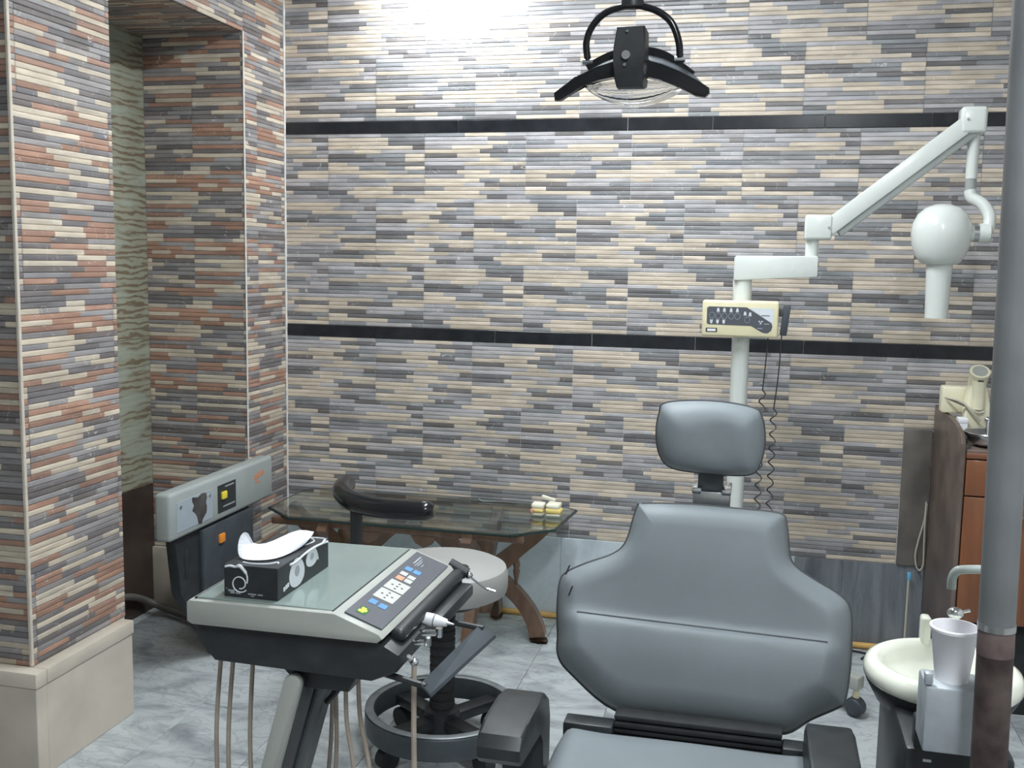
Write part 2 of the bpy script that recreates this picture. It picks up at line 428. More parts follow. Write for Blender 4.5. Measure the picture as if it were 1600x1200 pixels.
# strip tiles: 0.40 x 0.25 m, sixteen relief strips each
TW, TH, NR = 0.40, 0.25, 16
PAL = {
    'grey': [((0.56, 0.485, 0.40), 0.31), ((0.40, 0.385, 0.395), 0.32), ((0.235, 0.24, 0.25), 0.19), ((0.168, 0.160, 0.163), 0.18)],
    'rust': [((0.54, 0.47, 0.38), 0.28), ((0.34, 0.205, 0.155), 0.29), ((0.28, 0.265, 0.265), 0.23), ((0.165, 0.152, 0.155), 0.20)],
}
def pick(rng, pal, last):
    while True:
        r = rng.random(); acc = 0
        for i, (c, p) in enumerate(pal):
            acc += p
            if r <= acc: break
        if i != last or rng.random() < 0.12: return i
PATTERN = {}
for pn, pal in PAL.items():
    for var in range(4):
        rng = random.Random(f'{pn}{var}')
        rows = []; prev_c = None
        for r in range(NR):
            u = 0.0; segs = []; last = -1
            while u < TW - 1e-6:
                ln_ = rng.choice((0.08, 0.11, 0.13, 0.16, 0.19, 0.22, 0.25))
                e = u + ln_
                if TW - e < 0.05: e = TW
                k = pick(rng, pal, last); last = k
                c = pal[k][0]; t = rng.uniform(0.86, 1.14); h = rng.uniform(-0.004, 0.010)
                segs.append((u, e, (c[0] * t + h, c[1] * t, c[2] * t - h))); u = e
            rows.append(segs)
        PATTERN[pn, var] = rows
_tiles = {}
def tile_mesh(pn, var, u0, u1, v0, v1):
    key = (pn, var, round(u0, 4), round(u1, 4), round(v0, 4), round(v1, 4))
    if key in _tiles: return _tiles[key]
    V, F, K = [], [], []
    idx = {}
    def vert(u, d, v):
        k = (round(u, 5), round(d, 5), round(v, 5))
        if k not in idx:
            idx[k] = len(V); V.append((u - u0, -d, v - v0))
        return idx[k]
    h = TH / NR
    for r in range(NR):
        za, zb = r * h, (r + 1) * h
        if (za + zb) / 2 < v0 or (za + zb) / 2 > v1: continue
        prof = [(za, -0.0030), (za + 0.0012, -0.0007), (za + 0.0034, 0.0), (zb - 0.0034, 0.0), (zb - 0.0012, -0.0007), (zb, -0.0030)]
        for a, b, c in PATTERN[pn, var][r]:
            a, b = max(a, u0), min(b, u1)
            if b - a < 0.002: continue
            for (p, q) in zip(prof, prof[1:]):
                F.append((vert(a, p[1], p[0]), vert(b, p[1], p[0]), vert(b, q[1], q[0]), vert(a, q[1], q[0]))); K.append(c)
    me = bpy.data.meshes.new('tile'); me.from_pydata(V, [], F)
    at = me.attributes.new('Col', 'FLOAT_COLOR', 'CORNER')
    cols = []
    for f, c in zip(F, K):
        for _ in f: cols += [c[0], c[1], c[2], 1.0]
    at.data.foreach_set('color', cols)
    me.materials.append(MT['tile']); me.update()
    _tiles[key] = me
    return me
_tr = random.Random(3)
def lay_tiles(wall, pn, length, rows, place, rot, start_of, cut=None):
    """rows: (row index, z0, z1, v0, v1); start_of(row) = u of one joint; place(u, z) -> location"""
    for (ri, z0, v0, v1) in rows:
        s = start_of(ri) % TW
        u = s - TW if s > 1e-6 else 0.0
        L = cut(ri) if cut else length
        while u < L - 1e-6:
            a, b = max(u, 0.0), min(u + TW, L)
            if b - a > 0.006:
                me = tile_mesh(pn, _tr.randrange(4), a - u + 0.0008, b - u - 0.0008, v0, v1)
                o = link('tile', me, wall); o.location = place(a + 0.0008, z0); o.rotation_euler = rot
            u += TW
def rows_from(z0, z1, first=0):
    out = []; z = z0; i = first
    while z < z1 - 0.02:
        out.append((i, z, 0.0, min(TH, z1 - z))); z += TH; i += 1
    return out

# floor: marble slabs on a dark bed
floor = struct(G().box(XFAR, XR, 0.2, YB + 0.1, -0.08, -0.004).box(XFAR, XR, YF, 0.2, -0.08, 0.0).build('floor', MT['joint'], smooth=0),
               'white and grey veined marble floor laid in square slabs', 'floor')
DX, DY = 0.306, 0.312
def slab_mesh(sx, sy):
    g = G(); c = 0.0012
    a = [(0, 0), (sx, 0), (sx, sy), (0, sy)]; b = [(c, c), (sx - c, c), (sx - c, sy - c), (c, sy - c)]
    lo = [g.bm.verts.new((x, y, -0.004)) for x, y in a]; mi = [g.bm.verts.new((x, y, -0.0012)) for x, y in a]; hi = [g.bm.verts.new((x, y, 0)) for x, y in b]
    g.bm.faces.new(hi)
    for P, Q in ((lo, mi), (mi, hi)):
        for i in range(4): g.bm.faces.new((P[i], P[(i + 1) % 4], Q[(i + 1) % 4], Q[i]))
    bmesh.ops.recalc_face_normals(g.bm, faces=g.bm.faces[:])
    me = bpy.data.meshes.new('slab'); g.bm.to_mesh(me); g.bm.free(); me.materials.append(MT['floor']); return me
sm = slab_mesh(DX - 0.0016, DY - 0.0016)
x = 0.195 - DX * 12
while x < XR - 0.01:
    y = 3.083 - DY * 9
    while y < YB:
        full = x >= XFAR and x + DX <= XR and y + DY <= YB + 0.1
        me = sm if full else slab_mesh(min(x + DX, XR) - max(x, XFAR) - 0.0016, min(y + DY, YB + 0.1) - y - 0.0016)
        o = link('slab', me, floor); o.location = (max(x, XFAR), y, 0)
        y += DY
    x += DX
ceiling = struct(G().box(XFAR, XR, YF, YB + 0.1, CEIL, CEIL + 0.1).build('ceiling', MT['plaster']), 'plain pale ceiling above the dental surgery', 'ceiling')

# back wall
wb = struct(G().box(XL, XR, YB + 0.0035, YB + 0.12, 0, CEIL).build('wall_back', MT['grout']), 'back wall of grey and cream strip tiles with two black bands', 'wall')
base = 0.322
J0 = -1.6901 - XL
def start_back(ri): return J0 + (0.2 if ri % 2 else 0.0)
B_low = [(1, base, 0, TH), (0, base + TH, 0, TH)]
B_d = [(1, base + 2 * TH, 0, TH)]
zA = 1.121
B_mid = [(0, zA, 0, TH), (1, zA + TH, 0, TH), (0, zA + 2 * TH, 0, TH)]
zU = 1.918
B_up = [(1, zU, 0, TH), (0, zU + TH, 0, TH), (1, zU + 2 * TH, 0, TH), (0, zU + 3 * TH, 0, CEIL - zU - 3 * TH)]
pl = lambda u, z: (XL + u, YB, z)
lay_tiles(wb, 'grey', 0.512 - XL, B_low, pl, (0, 0, 0), start_back)
lay_tiles(wb, 'grey', XR - XL, B_d + B_mid + B_up, pl, (0, 0, 0), start_back)
def band(z0, z1, js):
    for a, b in zip(js, js[1:]):
        G().box(a + 0.0008, b - 0.0008, YB - 0.0015, YB + 0.0035, z0 + 0.001, z1 - 0.001, 0.0012, 1).build('band_tile', MT['band'], wb)
band(1.871, 1.918, [XL, -1.157, -0.508, -0.201, 0.187, 0.54, 0.93, 1.32, XR])
band(1.072, 1.121, [XL, -1.5, -1.0, -0.62, -0.234, 0.153, 0.54, 0.93, 1.32, XR])
for a, b, m in [(XL, -1.45, 'dado'), (-1.45, -1.0, 'dado'), (-1.0, -0.72, 'dado'), (-0.72, -0.27, 'dado'), (-0.27, 0.16, 'dado'), (0.16, 0.33, 'dado_dark'), (0.33, 0.61, 'dado_dark'), (0.61, 1.05, 'dado_dark'), (1.05, XR, 'dado_dark')]:
    G().box(a + 0.0008, b - 0.0008, YB - 0.002, YB + 0.0035, 0, base - 0.001, 0.001, 1).build('marble_slab', MT[m], wb)
o = G().box(0.513, 0.607, YB - 0.012, YB + 0.0035, base, 0.82, 0.004).build('granite_slab', MT['granite_grey'], wb)
o['label'] = 'grey brown granite strip let into the tiled wall'

# left wall: far stub, lintel over the niche, niche jamb
wl = struct(G().box(-2.45, XL - 0.0035, 3.5485, YB + 0.12, 0, CEIL).box(-2.45, XL - 0.0035, 2.68, 3.5485, 2.2035, CEIL).build('wall_left', MT['grout']),
            'left wall with niche, tiled in rust, grey and cream strips', 'wall')
ry = (0, 0, PI / 2)
stub = YB - 3.545
lay_tiles(wl, 'rust', stub, rows_from(0.25, CEIL), lambda u, z: (XL, 3.545 + u, z), ry, lambda r: 0.10 + 0.2 * (r % 2))
lay_tiles(wl, 'rust', 3.545 - 2.704, rows_from(2.2, CEIL), lambda u, z: (XL, 2.704 + u, z), ry, lambda r: 0.05 + 0.2 * (r % 2))
lay_tiles(wl, 'rust', XL + 2.289, rows_from(0.25, 2.2), lambda u, z: (-2.289 + u, 3.545, z), (0, 0, 0), lambda r: 0.0 if r % 2 else 0.2)
for i in range(3):        # soffit of the niche
    u = 2.704
    while u < 3.545:
        v1 = min(TH, 3.545 - u)
        if i < 1:
            me = tile_mesh('rust', _tr.randrange(4), 0.001, 0.399, 0, v1)
            o = link('tile', me, wl); o.location = (-2.289 + 0.001, u + v1, 2.2); o.rotation_euler = (PI / 2, 0, 0)
        u += TH
# niche back
wn = struct(G().box(-2.45, -2.2935, 2.5, 3.5485, 0, 2.21).build('wall_niche', MT['grout']), 'niche back of green rippled panels over dark brown granite', 'wall')
z = 0.5
while z < 2.2:
    G().box(-2.2935, -2.289, 2.702, 3.545, z + 0.001, min(z + 0.57, 2.2) - 0.001, 0.001, 1).build('panel', MT['ripple'], wn)
    z += 0.57
for a, b in ((2.702, 3.12), (3.12, 3.545)):
    G().box(-2.2935, -2.286, a, b - 0.001, 0, 0.499, 0.001, 1).build('granite_slab', MT['dark_dado'], wn)
# pillar
PX, PY0, PY1 = -1.85, 2.284, 2.702
wp = struct(G().box(XFAR, PX - 0.0035, PY0 + 0.0035, PY1, 0, CEIL).build('wall_pillar', MT['grout']), 'tiled pillar in front of the niche, rust, grey and cream strips', 'wall')
lay_tiles(wp, 'rust', PY1 - PY0, rows_from(0.29, CEIL), lambda u, z: (PX, PY0 + u, z), ry, lambda r: 0.0 if r % 2 else 0.024)
lay_tiles(wp, 'rust', PX - XFAR, rows_from(0.29, CEIL), lambda u, z: (XFAR + u, PY0, z), (0, 0, 0), lambda r: 0.03 + 0.2 * (r % 2))
# edge strips
def strip(name, x0, x1, y0, y1, z0, z1, m, label):
    return struct(G().box(x0, x1, y0, y1, z0, z1, 0.002, 1).build(name, MT[m]), label, 'trim')
strip('trim_1', PX - 0.006, PX + 0.004, PY0 - 0.004, PY0 + 0.006, 0.292, CEIL - 0.002, 'grout_cream', 'cream edge strip on the near corner of the pillar')
strip('trim_2', XL - 0.003, XL + 0.003, 3.542, 3.549, 0.252, 2.202, 'grout', 'white grout line along the niche edge')
g = G(); n = 60
pts = [Vector((XL + 0.002, YB - 0.002, 0.33 + (CEIL - 0.34) * i / n)) for i in range(n + 1)]
g.tube(pts, [0.0035 + 0.0025 * random.random() for _ in pts], n=8)
struct(g.build('trim_3', MT['grout']), 'uneven white grout line in the corner of left and back wall', 'trim')
# plinths
bp = struct(G().box(XFAR, -1.807, 2.243, PY0, 0, 0.25, 0.002, 1).box(PX, -1.807, PY0, 2.672, 0, 0.25, 0.002, 1).build('baseboard_pillar', MT['plinth']), 'tall cream marble plinth around the pillar foot', 'baseboard')
G().box(XFAR, -1.803, 2.239, PY0, 0.25, 0.292, 0.004).box(PX, -1.803, PY0, 2.676, 0.25, 0.292, 0.004).build('cap', MT['plinth'], bp)
struct(G().box(-2.286, XL, 3.525, 3.545, 0, 0.25, 0.003).box(XL, XL + 0.018, 3.525, YB - 0.003, 0, 0.25, 0.003).build('baseboard_left', MT['plinth']), 'cream marble plinth along niche side and left wall', 'baseboard')
# the rest of the room, beside and behind the camera
struct(G().box(XR, XR + 0.1, YF, YB + 0.1, 0, CEIL).build('wall_right', MT['plaster']), 'plain right wall beside the counter', 'wall')
struct(G().box(XFAR - 0.1, XFAR, YF, PY0 + 0.3, 0, CEIL).build('wall_side', MT['plaster']), 'plain wall far left of the surgery', 'wall')
struct(G().box(XFAR, XR, YF - 0.1, YF, 0, CEIL).build('wall_front', MT['plaster']), 'plain wall behind the viewer', 'wall')

# ---------------------------------------------------------------- lamps of the room
def fixture(loc, length, label, watts, wall=False):
    t = thing('tube_light', loc, label, 'lamp', 'fluorescent tube lights')
    x, y, z = loc
    if wall:
        G().box(x - length / 2, x + length / 2, y - 0.02, y + 0.02, z - 0.025, z + 0.025, 0.005).build('housing', MT['white'], t)
        G().cyl((x - length / 2 + 0.02, y - 0.135, z), (x + length / 2 - 0.02, y - 0.135, z), 0.014, n=12).build('tube', MT['tube'], t)
        for s in (-1, 1): G().box(x + s * (length / 2 - 0.02) - 0.012, x + s * (length / 2 - 0.02) + 0.012, y - 0.152, y - 0.015, z - 0.016, z + 0.016, 0.003).build('socket', MT['white'], t)
        L = bpy.data.lights.new('tube_glow', 'AREA'); L.shape = 'RECTANGLE'; L.size = length; L.size_y = 0.05
        lo = bpy.data.objects.new('tube_glow', L); C.objects.link(lo); lo.parent = t; lo.location = (0, -0.135, -0.03); lo.rotation_euler = (math.radians(20), 0, 0)
    else:
        G().box(x - 0.09, x + 0.09, y - length / 2, y + length / 2, z - 0.05, z, 0.008).build('housing', MT['white'], t)
        for s in (-1, 1):
            G().cyl((x + s * 0.045, y - length / 2 + 0.03, z - 0.068), (x + s * 0.045, y + length / 2 - 0.03, z - 0.068), 0.014, n=12).build('tube', MT['tube'], t)
        L = bpy.data.lights.new('tube_glow', 'AREA'); L.shape = 'RECTANGLE'; L.size = 0.18; L.size_y = length
        lo = bpy.data.objects.new('tube_glow', L); C.objects.link(lo); lo.parent = t; lo.location = (0, 0, -0.09)
    L.energy = watts; L.color = LIGHT_COL
    return t
fixture((-1.16, 3.855, 2.47), 0.45, 'short fluorescent tube on the back wall near the left corner', WALL_W, True)
fixture((-0.45, 2.55, CEIL), 1.2, 'twin fluorescent tube on the ceiling above the dental chair', TUBE_W)
fixture((0.35, 0.3, CEIL), 1.2, 'twin fluorescent tube on the ceiling above the viewer', TUBE_BACK_W)

# ---------------------------------------------------------------- dental chair
ch = thing('dental_chair', (-0.1, 1.6, 0), 'grey vinyl dental chair with headrest and two black armrests', 'chair')
BK = [(-0.225, 0.884), (-0.126, 0.889), (-0.033, 0.887), (0.051, 0.884), (0.067, 0.867), (0.075, 0.811), (0.088, 0.788), (0.124, 0.767), (0.177, 0.741), (0.195, 0.715),
      (0.197, 0.664), (0.195, 0.614), (0.187, 0.561), (0.175, 0.549), (0.126, 0.524), (0.081, 0.496), (0.018, 0.494), (-0.11, 0.498), (-0.245, 0.5), (-0.343, 0.556),
      (-0.373, 0.586), (-0.378, 0.625), (-0.384, 0.67), (-0.384, 0.722), (-0.37, 0.742), (-0.333, 0.761), (-0.277, 0.784), (-0.253, 0.809), (-0.241, 0.857), (-0.234, 0.879)]
BKO = [(v.x, v.y) for v in spline([(x, z, 0) for x, z in BK], 5, True)]
BN = Vector((0, -0.915, 0.403))
def on_back(x, z, d):
    return Vector((x, 1.955 + 0.44 * (z - 0.45), z)) + BN * d
def seam_z(x): return 0.658 - 0.022 * (x + 0.09)
def back_bulge(x, z):
    e = z - seam_z(x)
    wx = max(0.0, 1 - ((x + 0.095) / 0.34) ** 2)
    lo = 0.019 * math.exp(-((e + 0.045) / 0.085) ** 2) * (0.4 + 0.6 * wx)
    hi = -0.014 * math.exp(-(e / 0.11) ** 2) * wx
    k = min(1.0, max(0.0, (e + 0.010) / 0.020)); k = k * k * (3 - 2 * k)
    return lo * (1 - k) + hi * k + 0.05 * max(0, abs(x + 0.095) - 0.15) - 0.02 * max(0, z - 0.78)
bk = cushion(BKO, on_back, 0.055, back=0.4, bulge=back_bulge, edge_r=0.05, rings=56, soft=3).build('backrest', MT['leather'], ch, 60)
g = G(); g.tube([on_back(x, z, 0.004) for x, z in BKO], 0.0035, 6, closed=True); g.build('piping', MT['leather_edge'], bk)
SX = [-0.335 + 0.485 * i / 40 for i in range(41)]
G().tube([on_back(x, seam_z(x) + 0.002, 0.0562 + back_bulge(x, seam_z(x) + 0.002)) for x in SX], 0.0019, 6).build('seam', MT['leather_edge'], bk)
def back_depth(x, z): return 0.055 + back_bulge(x, z)
for (x, z) in ((-0.352, 0.703), (-0.362, 0.741)):
    G().quad(on_back(x - 0.005, z - 0.009, 0.0555), on_back(x - 0.002, z - 0.010, 0.056), on_back(x + 0.005, z + 0.009, 0.058), on_back(x + 0.001, z + 0.008, 0.057)).build('scuff', MT['black'], bk)
# shell behind the back cushion
sh = [(x * 0.97 - 0.003, 0.69 + (z - 0.69) * 0.97) for x, z in BK]
G().prism(sh, lambda p: on_back(p[0], p[1], -0.022), lambda p: on_back(p[0], p[1], -0.05)).build('back_shell', MT['darkgrey'], ch)
HR = [(-0.19, 1.091), (-0.096, 1.099), (-0.01, 1.089), (0.01, 1.07), (0.018, 1.023), (0.011, 0.975), (-0.011, 0.949), (-0.09, 0.946), (-0.172, 0.953), (-0.2, 0.98), (-0.209, 1.024), (-0.205, 1.066)]
HRO = [(v.x, v.y) for v in spline([(x, z, 0) for x, z in HR], 6, True)]
def on_head(x, z, d): return Vector((x, 2.225 - d + 0.55 * (x + 0.096) ** 2 * 0 + 0.12 * (z - 1.02), z))
hd = cushion(HRO, on_head, 0.055, back=0.5, bulge=lambda x, z: -0.012 * math.exp(-((x + 0.075) / 0.05) ** 2), edge_r=0.06, rings=30, soft=14).build('headrest', MT['leather'], ch, 60)
G().tube([on_head(x, z, 0.002) for x, z in HRO], 0.003, 6, closed=True).build('piping', MT['leather_edge'], hd)
G().box(-0.118, -0.064, 2.235, 2.262, 0.84, 1.0, 0.004).build('headrest_post', MT['darkgrey'], ch)
cl = G().box(-0.126, -0.048, 2.205, 2.275, 0.84, 0.908, 0.004).build('post_clamp', MT['steel'], ch)
for s in (-0.118, -0.056): G().box(s - 0.010, s + 0.010, 2.20, 2.28, 0.902, 0.916, 0.003).build('clamp_cap', MT['chrome'], cl)
# seat
ST = [(-0.335, 1.83), (-0.30, 1.86), (-0.095, 1.87), (0.11, 1.86), (0.145, 1.83), (0.15, 1.6), (0.135, 1.3), (0.11, 1.12), (0.06, 1.05), (-0.095, 1.04), (-0.25, 1.05), (-0.30, 1.12), (-0.325, 1.3), (-0.34, 1.6)]
STO = [(v.x, v.y) for v in spline([(x, y, 0) for x, y in ST], 5, True)]
def on_seat(x, y, d):
    side = max(0, abs(x + 0.095) - 0.17) * 0.20 * max(0.0, min(1.0, (y - 1.5) / 0.3))
    return Vector((x, y, 0.455 + d + 0.05 * max(0, (y - 1.6)) + side))
seat = cushion(STO, on_seat, 0.055, back=0.6, rings=24, soft=4).build('seat', MT['leather'], ch, 60)
g = G()
for i in range(6):
    z = 0.455 + i * 0.013
    g.box(-0.24, 0.072, 1.885 + 0.004 * (i % 2), 1.93, z, z + 0.010, 0.003)
g.build('bellows', MT['blackmat'], ch)
for s, (x0, x1) in enumerate(((-0.335, -0.24), (0.072, 0.15))):
    G().box(x0, x1, 1.865, 1.91, 0.455, 0.515, 0.004).build('side_link', MT['black'], ch)
def armrest(xc):
    # J-shaped: long pad, rounded rear end running down to the pivot
    prof = [(1.585, 0.585), (1.60, 0.603), (1.64, 0.609), (1.74, 0.609), (1.79, 0.602), (1.825, 0.578), (1.84, 0.54), (1.84, 0.44), (1.775, 0.44), (1.775, 0.52), (1.75, 0.548), (1.60, 0.552), (1.587, 0.565)]
    a = G().prism(prof, lambda p: Vector((xc - 0.040, p[0], p[1])), lambda p: Vector((xc + 0.038, p[0], p[1])), 0.006).build('armrest', MT['black'], ch)
    G().cyl((xc, 1.81, 0.41), (xc + (0.06 if xc < -0.1 else -0.06), 1.81, 0.41), 0.035).build('pivot', MT['darkgrey'], a)
armrest(-0.392); armrest(0.146)
G().box(-0.27, 0.08, 1.15, 1.86, 0.34, 0.435, 0.02).build('seat_frame', MT['black'], ch)
G().box(-0.22, 0.03, 1.35, 1.8, 0.06, 0.35, 0.03).build('pedestal', MT['case'], ch)
G().box(-0.32, 0.13, 1.05, 1.95, 0.0, 0.06, 0.02).build('base_plate', MT['case'], ch)

# ---------------------------------------------------------------- delivery unit with control tray
du = thing('delivery_unit', (-0.85, 1.6, 0), 'grey dental delivery tray with slanted keypad on a cream arm', 'dental unit')
Y0, Y1 = 1.53, 1.935
prof = [(-0.93, 0.770), (-0.93, 0.803), (-0.925, 0.8075), (-0.66, 0.8095), (-0.582, 0.7815), (-0.576, 0.774), (-0.586, 0.766), (-0.92, 0.765)]
case = G().prism(prof, lambda p: Vector((p[0], Y0, p[1])), lambda p: Vector((p[0], Y1, p[1])), 0.003).build('tray_case', MT['case'], du)
G().box(-0.916, -0.668, Y0 + 0.012, Y1 - 0.012, 0.8075, 0.8115, 0.001, 1).build('glass_sheet', MT['tray_glass'], du)
for x0, x1 in ((-0.919, -0.916), (-0.668, -0.665)):
    G().box(x0, x1, Y0 + 0.01, Y1 - 0.01, 0.807, 0.8105).build('sheet_gasket', MT['black'], du)
pa = Vector((-0.654, 0, 0.8085)); pd = Vector((0.078, 0, -0.028)); plen = pd.length; pdn = pd.normalized(); pn = Vector((-pdn.z, 0, pdn.x))
def on_panel(a, b, h=0.0): return pa + pd * (0.06 + 0.84 * a) + Vector((0, Y0 + 0.018 + 0.37 * b, 0)) + pn * h
def pslab(a0, a1, b0, b1, h0, h1):
    g = G(); q = [(a0, b0), (a1, b0), (a1, b1), (a0, b1)]
    return g.prism(q, lambda p: on_panel(p[0], p[1], h0), lambda p: on_panel(p[0], p[1], h1))
pm = pslab(0, 1, 0, 1, 0.0, 0.002).build('control_panel', MT['panel'], du)
def key(a, b, wa, wb, m, name='key', h=0.0028): return pslab(a - wa / 2, a + wa / 2, b - wb / 2, b + wb / 2, 0.0015, h).build(name, MT[m], pm)
key(0.31, 0.085, 0.24, 0.075, 'ledgreen_dark', 'display', 0.0024)
g = G()
for (da, db, wa, wb) in ((-0.03, -0.012, 0.14, 0.022), (0.02, 0.004, 0.13, 0.02), (-0.02, 0.020, 0.11, 0.018)):
    q = [(0.31 + da - wa / 2, 0.085 + db - wb / 2), (0.31 + da + wa / 2, 0.085 + db - wb / 2), (0.31 + da + wa / 2, 0.085 + db + wb / 2), (0.31 + da - wa / 2, 0.085 + db + wb / 2)]
    g.prism(q, lambda p: on_panel(p[0], p[1], 0.002), lambda p: on_panel(p[0], p[1], 0.003))
g.build('display_digits', MT['green_led'], pm)
for a, b in ((0.30, 0.214), (0.58, 0.208), (0.26, 0.735), (0.51, 0.735)): key(a, b, 0.20, 0.05, 'blue')
for b in (0.335, 0.475):
    k = key(0.43, b, 0.56, 0.125, 'key', 'key_pad')
    g = G()
    for (da, db) in ((-0.14, 0), (0.14, 0), (0, 0.035), (0, -0.035), (0, 0)):
        q = [(0.43 + da - 0.03, b + db - 0.006), (0.43 + da + 0.03, b + db - 0.006), (0.43 + da + 0.03, b + db + 0.006), (0.43 + da - 0.03, b + db + 0.006)]
        g.prism(q, lambda p: on_panel(p[0], p[1], 0.0026), lambda p: on_panel(p[0], p[1], 0.0031))
    g.build('key_marks', MT['panel'], pm)
key(0.287, 0.587, 0.20, 0.05, 'salmon')
for a, b in ((0.27, 0.655), (0.52, 0.645), (0.53, 0.588)): key(a, b, 0.20, 0.045, 'key')
g = G()
for (a, b0, b1, t) in ((0.22, 0.83, 0.95, 0.02), (0.30, 0.81, 0.93, 0.012), (0.36, 0.82, 0.90, 0.012), (0.46, 0.83, 0.87, 0.012)):
    q = [(a - t, b0), (a + t, b0), (a + t, b1), (a - t, b1)]
    g.prism(q, lambda p: on_panel(p[0], p[1], 0.0018), lambda p: on_panel(p[0], p[1], 0.0023))
g.build('faint_lettering', MT['print_grey'], pm)
bprof = [(-0.918, 0.766), (-0.918, 0.735), (-0.885, 0.700), (-0.60, 0.695), (-0.556, 0.715), (-0.552, 0.745), (-0.592, 0.766)]
G().prism(bprof, lambda p: Vector((p[0], Y0 + 0.012, p[1])), lambda p: Vector((p[0], Y1 - 0.012, p[1])), 0.004).build('lower_body', MT['black'], du)
pv = [(-0.79, 0.70), (-0.63, 0.698), (-0.655, 0.655), (-0.745, 0.655)]
G().prism(pv, lambda p: Vector((p[0], 1.575, p[1])), lambda p: Vector((p[0], 1.78, p[1])), 0.006).build('pivot_block', MT['black'], du)
# arm: black body with a cream front cover, rounded top
def arm_profile(w):
    return [(-w / 2 + w / 2 * (1 - math.cos(PI * i / 8)), 0.012 * math.sin(PI * i / 8)) for i in range(9)]
top, bot = Vector((-0.745, 1.548, 0.672)), Vector((-0.905, 1.548, 0.09))
dirv = (bot - top).normalized(); side = Vector((1, 0, 0)); side = (side - dirv * side.dot(dirv)).normalized()
def arm_poly(w):
    up = [top + side * (w / 2 * math.cos(PI * i / 10)) - dirv * (w / 2 * math.sin(PI * i / 10)) for i in range(11)]
    return up + [bot - side * (w / 2), bot + side * (w / 2)]
P = arm_poly(0.030)
ar = G().prism(range(len(P)), lambda i: P[i], lambda i: P[i] + Vector((0, 0.018, 0)), 0.004).build('arm_cover', MT['case'], du)
P2 = arm_poly(0.028)
G().prism(range(len(P2)), lambda i: P2[i] + Vector((0, 0.018, 0)), lambda i: P2[i] + Vector((0, 0.20, 0)), 0.004).build('arm_body', MT['black'], du)
G().obox(top + dirv * 0.20 + Vector((0.016, 0.12, 0)), 0.008, 0.06, 0.34, Matrix.Rotation(math.atan2(-dirv.x, -dirv.z), 4, 'Y'), 0.003).build('arm_link', MT['darkgrey'], du)
G().cyl((-0.735, 1.63, 0.655), (-0.722, 1.63, 0.655), 0.022).build('arm_bolt', MT['darkgrey'], du)
G().box(-1.06, -0.78, 1.48, 1.82, 0, 0.11, 0.02).build('floor_base', MT['case'], du)
for pts in ([(-0.912, 1.62, 0.72), (-0.922, 1.61, 0.55), (-0.927, 1.62, 0.40), (-0.95, 1.66, 0.20), (-0.99, 1.72, 0.09)],
            [(-0.888, 1.62, 0.72), (-0.898, 1.61, 0.55), (-0.904, 1.62, 0.40), (-0.93, 1.68, 0.20), (-0.97, 1.75, 0.09)],
            [(-0.851, 1.62, 0.72), (-0.856, 1.61, 0.55), (-0.860, 1.62, 0.40), (-0.90, 1.68, 0.20), (-0.94, 1.77, 0.09)],
            [(-0.675, 1.62, 0.72), (-0.672, 1.61, 0.60), (-0.662, 1.62, 0.45), (-0.72, 1.66, 0.20), (-0.80, 1.72, 0.09)],
            [(-0.658, 1.63, 0.72), (-0.651, 1.62, 0.60), (-0.636, 1.63, 0.45), (-0.70, 1.68, 0.18), (-0.80, 1.76, 0.08)],
            [(-0.716, 1.66, 0.68), (-0.712, 1.66, 0.58), (-0.715, 1.66, 0.45), (-0.75, 1.68, 0.22), (-0.83, 1.70, 0.10)],
            [(-0.740, 1.72, 0.68), (-0.745, 1.72, 0.58), (-0.752, 1.72, 0.45), (-0.78, 1.72, 0.22), (-0.85, 1.74, 0.10)]):
    G().tube(spline(pts, 8), 0.0042, 8).build('hose', MT['beige'], du)
g = G(); g.tube(spline([(-0.70, 1.66, 0.675), (-0.685, 1.64, 0.66), (-0.70, 1.635, 0.63), (-0.725, 1.65, 0.60)], 6), 0.006, 8); g.build('cable_tie', MT['black'], du)
# instrument bar along the right edge
G().box(-0.584, -0.556, 1.58, 1.985, 0.750, 0.774, 0.010, 3).build('holder_bar', MT['black'], du)
G().box(-0.570, -0.536, 1.74, 1.94, 0.722, 0.748, 0.006).build('holder_rail', MT['black'], du)
for y in (1.61, 1.66, 1.715, 1.95):
    G().box(-0.582, -0.566, y - 0.014, y + 0.014, 0.722, 0.752, 0.005).build('holder_clip', MT['blackmat'], du)
# fold-out frame below the bar
zb = 0.69
G().tube([(-0.60, 1.575, 0.70), (-0.515, 1.572, 0.685)], 0.006, 8).build('frame_arm', MT['black'], du)
G().tube([(-0.56, 1.84, 0.70), (-0.487, 1.835, 0.695)], 0.006, 8).build('frame_arm', MT['black'], du)
G().prism([(-0.522, 1.565, 0.692), (-0.505, 1.565, 0.676), (-0.466, 1.845, 0.682), (-0.496, 1.845, 0.700)], lambda p: Vector(p), lambda p: Vector(p) + Vector((0.002, 0, -0.006))).build('frame_blade', MT['darkgrey'], du)

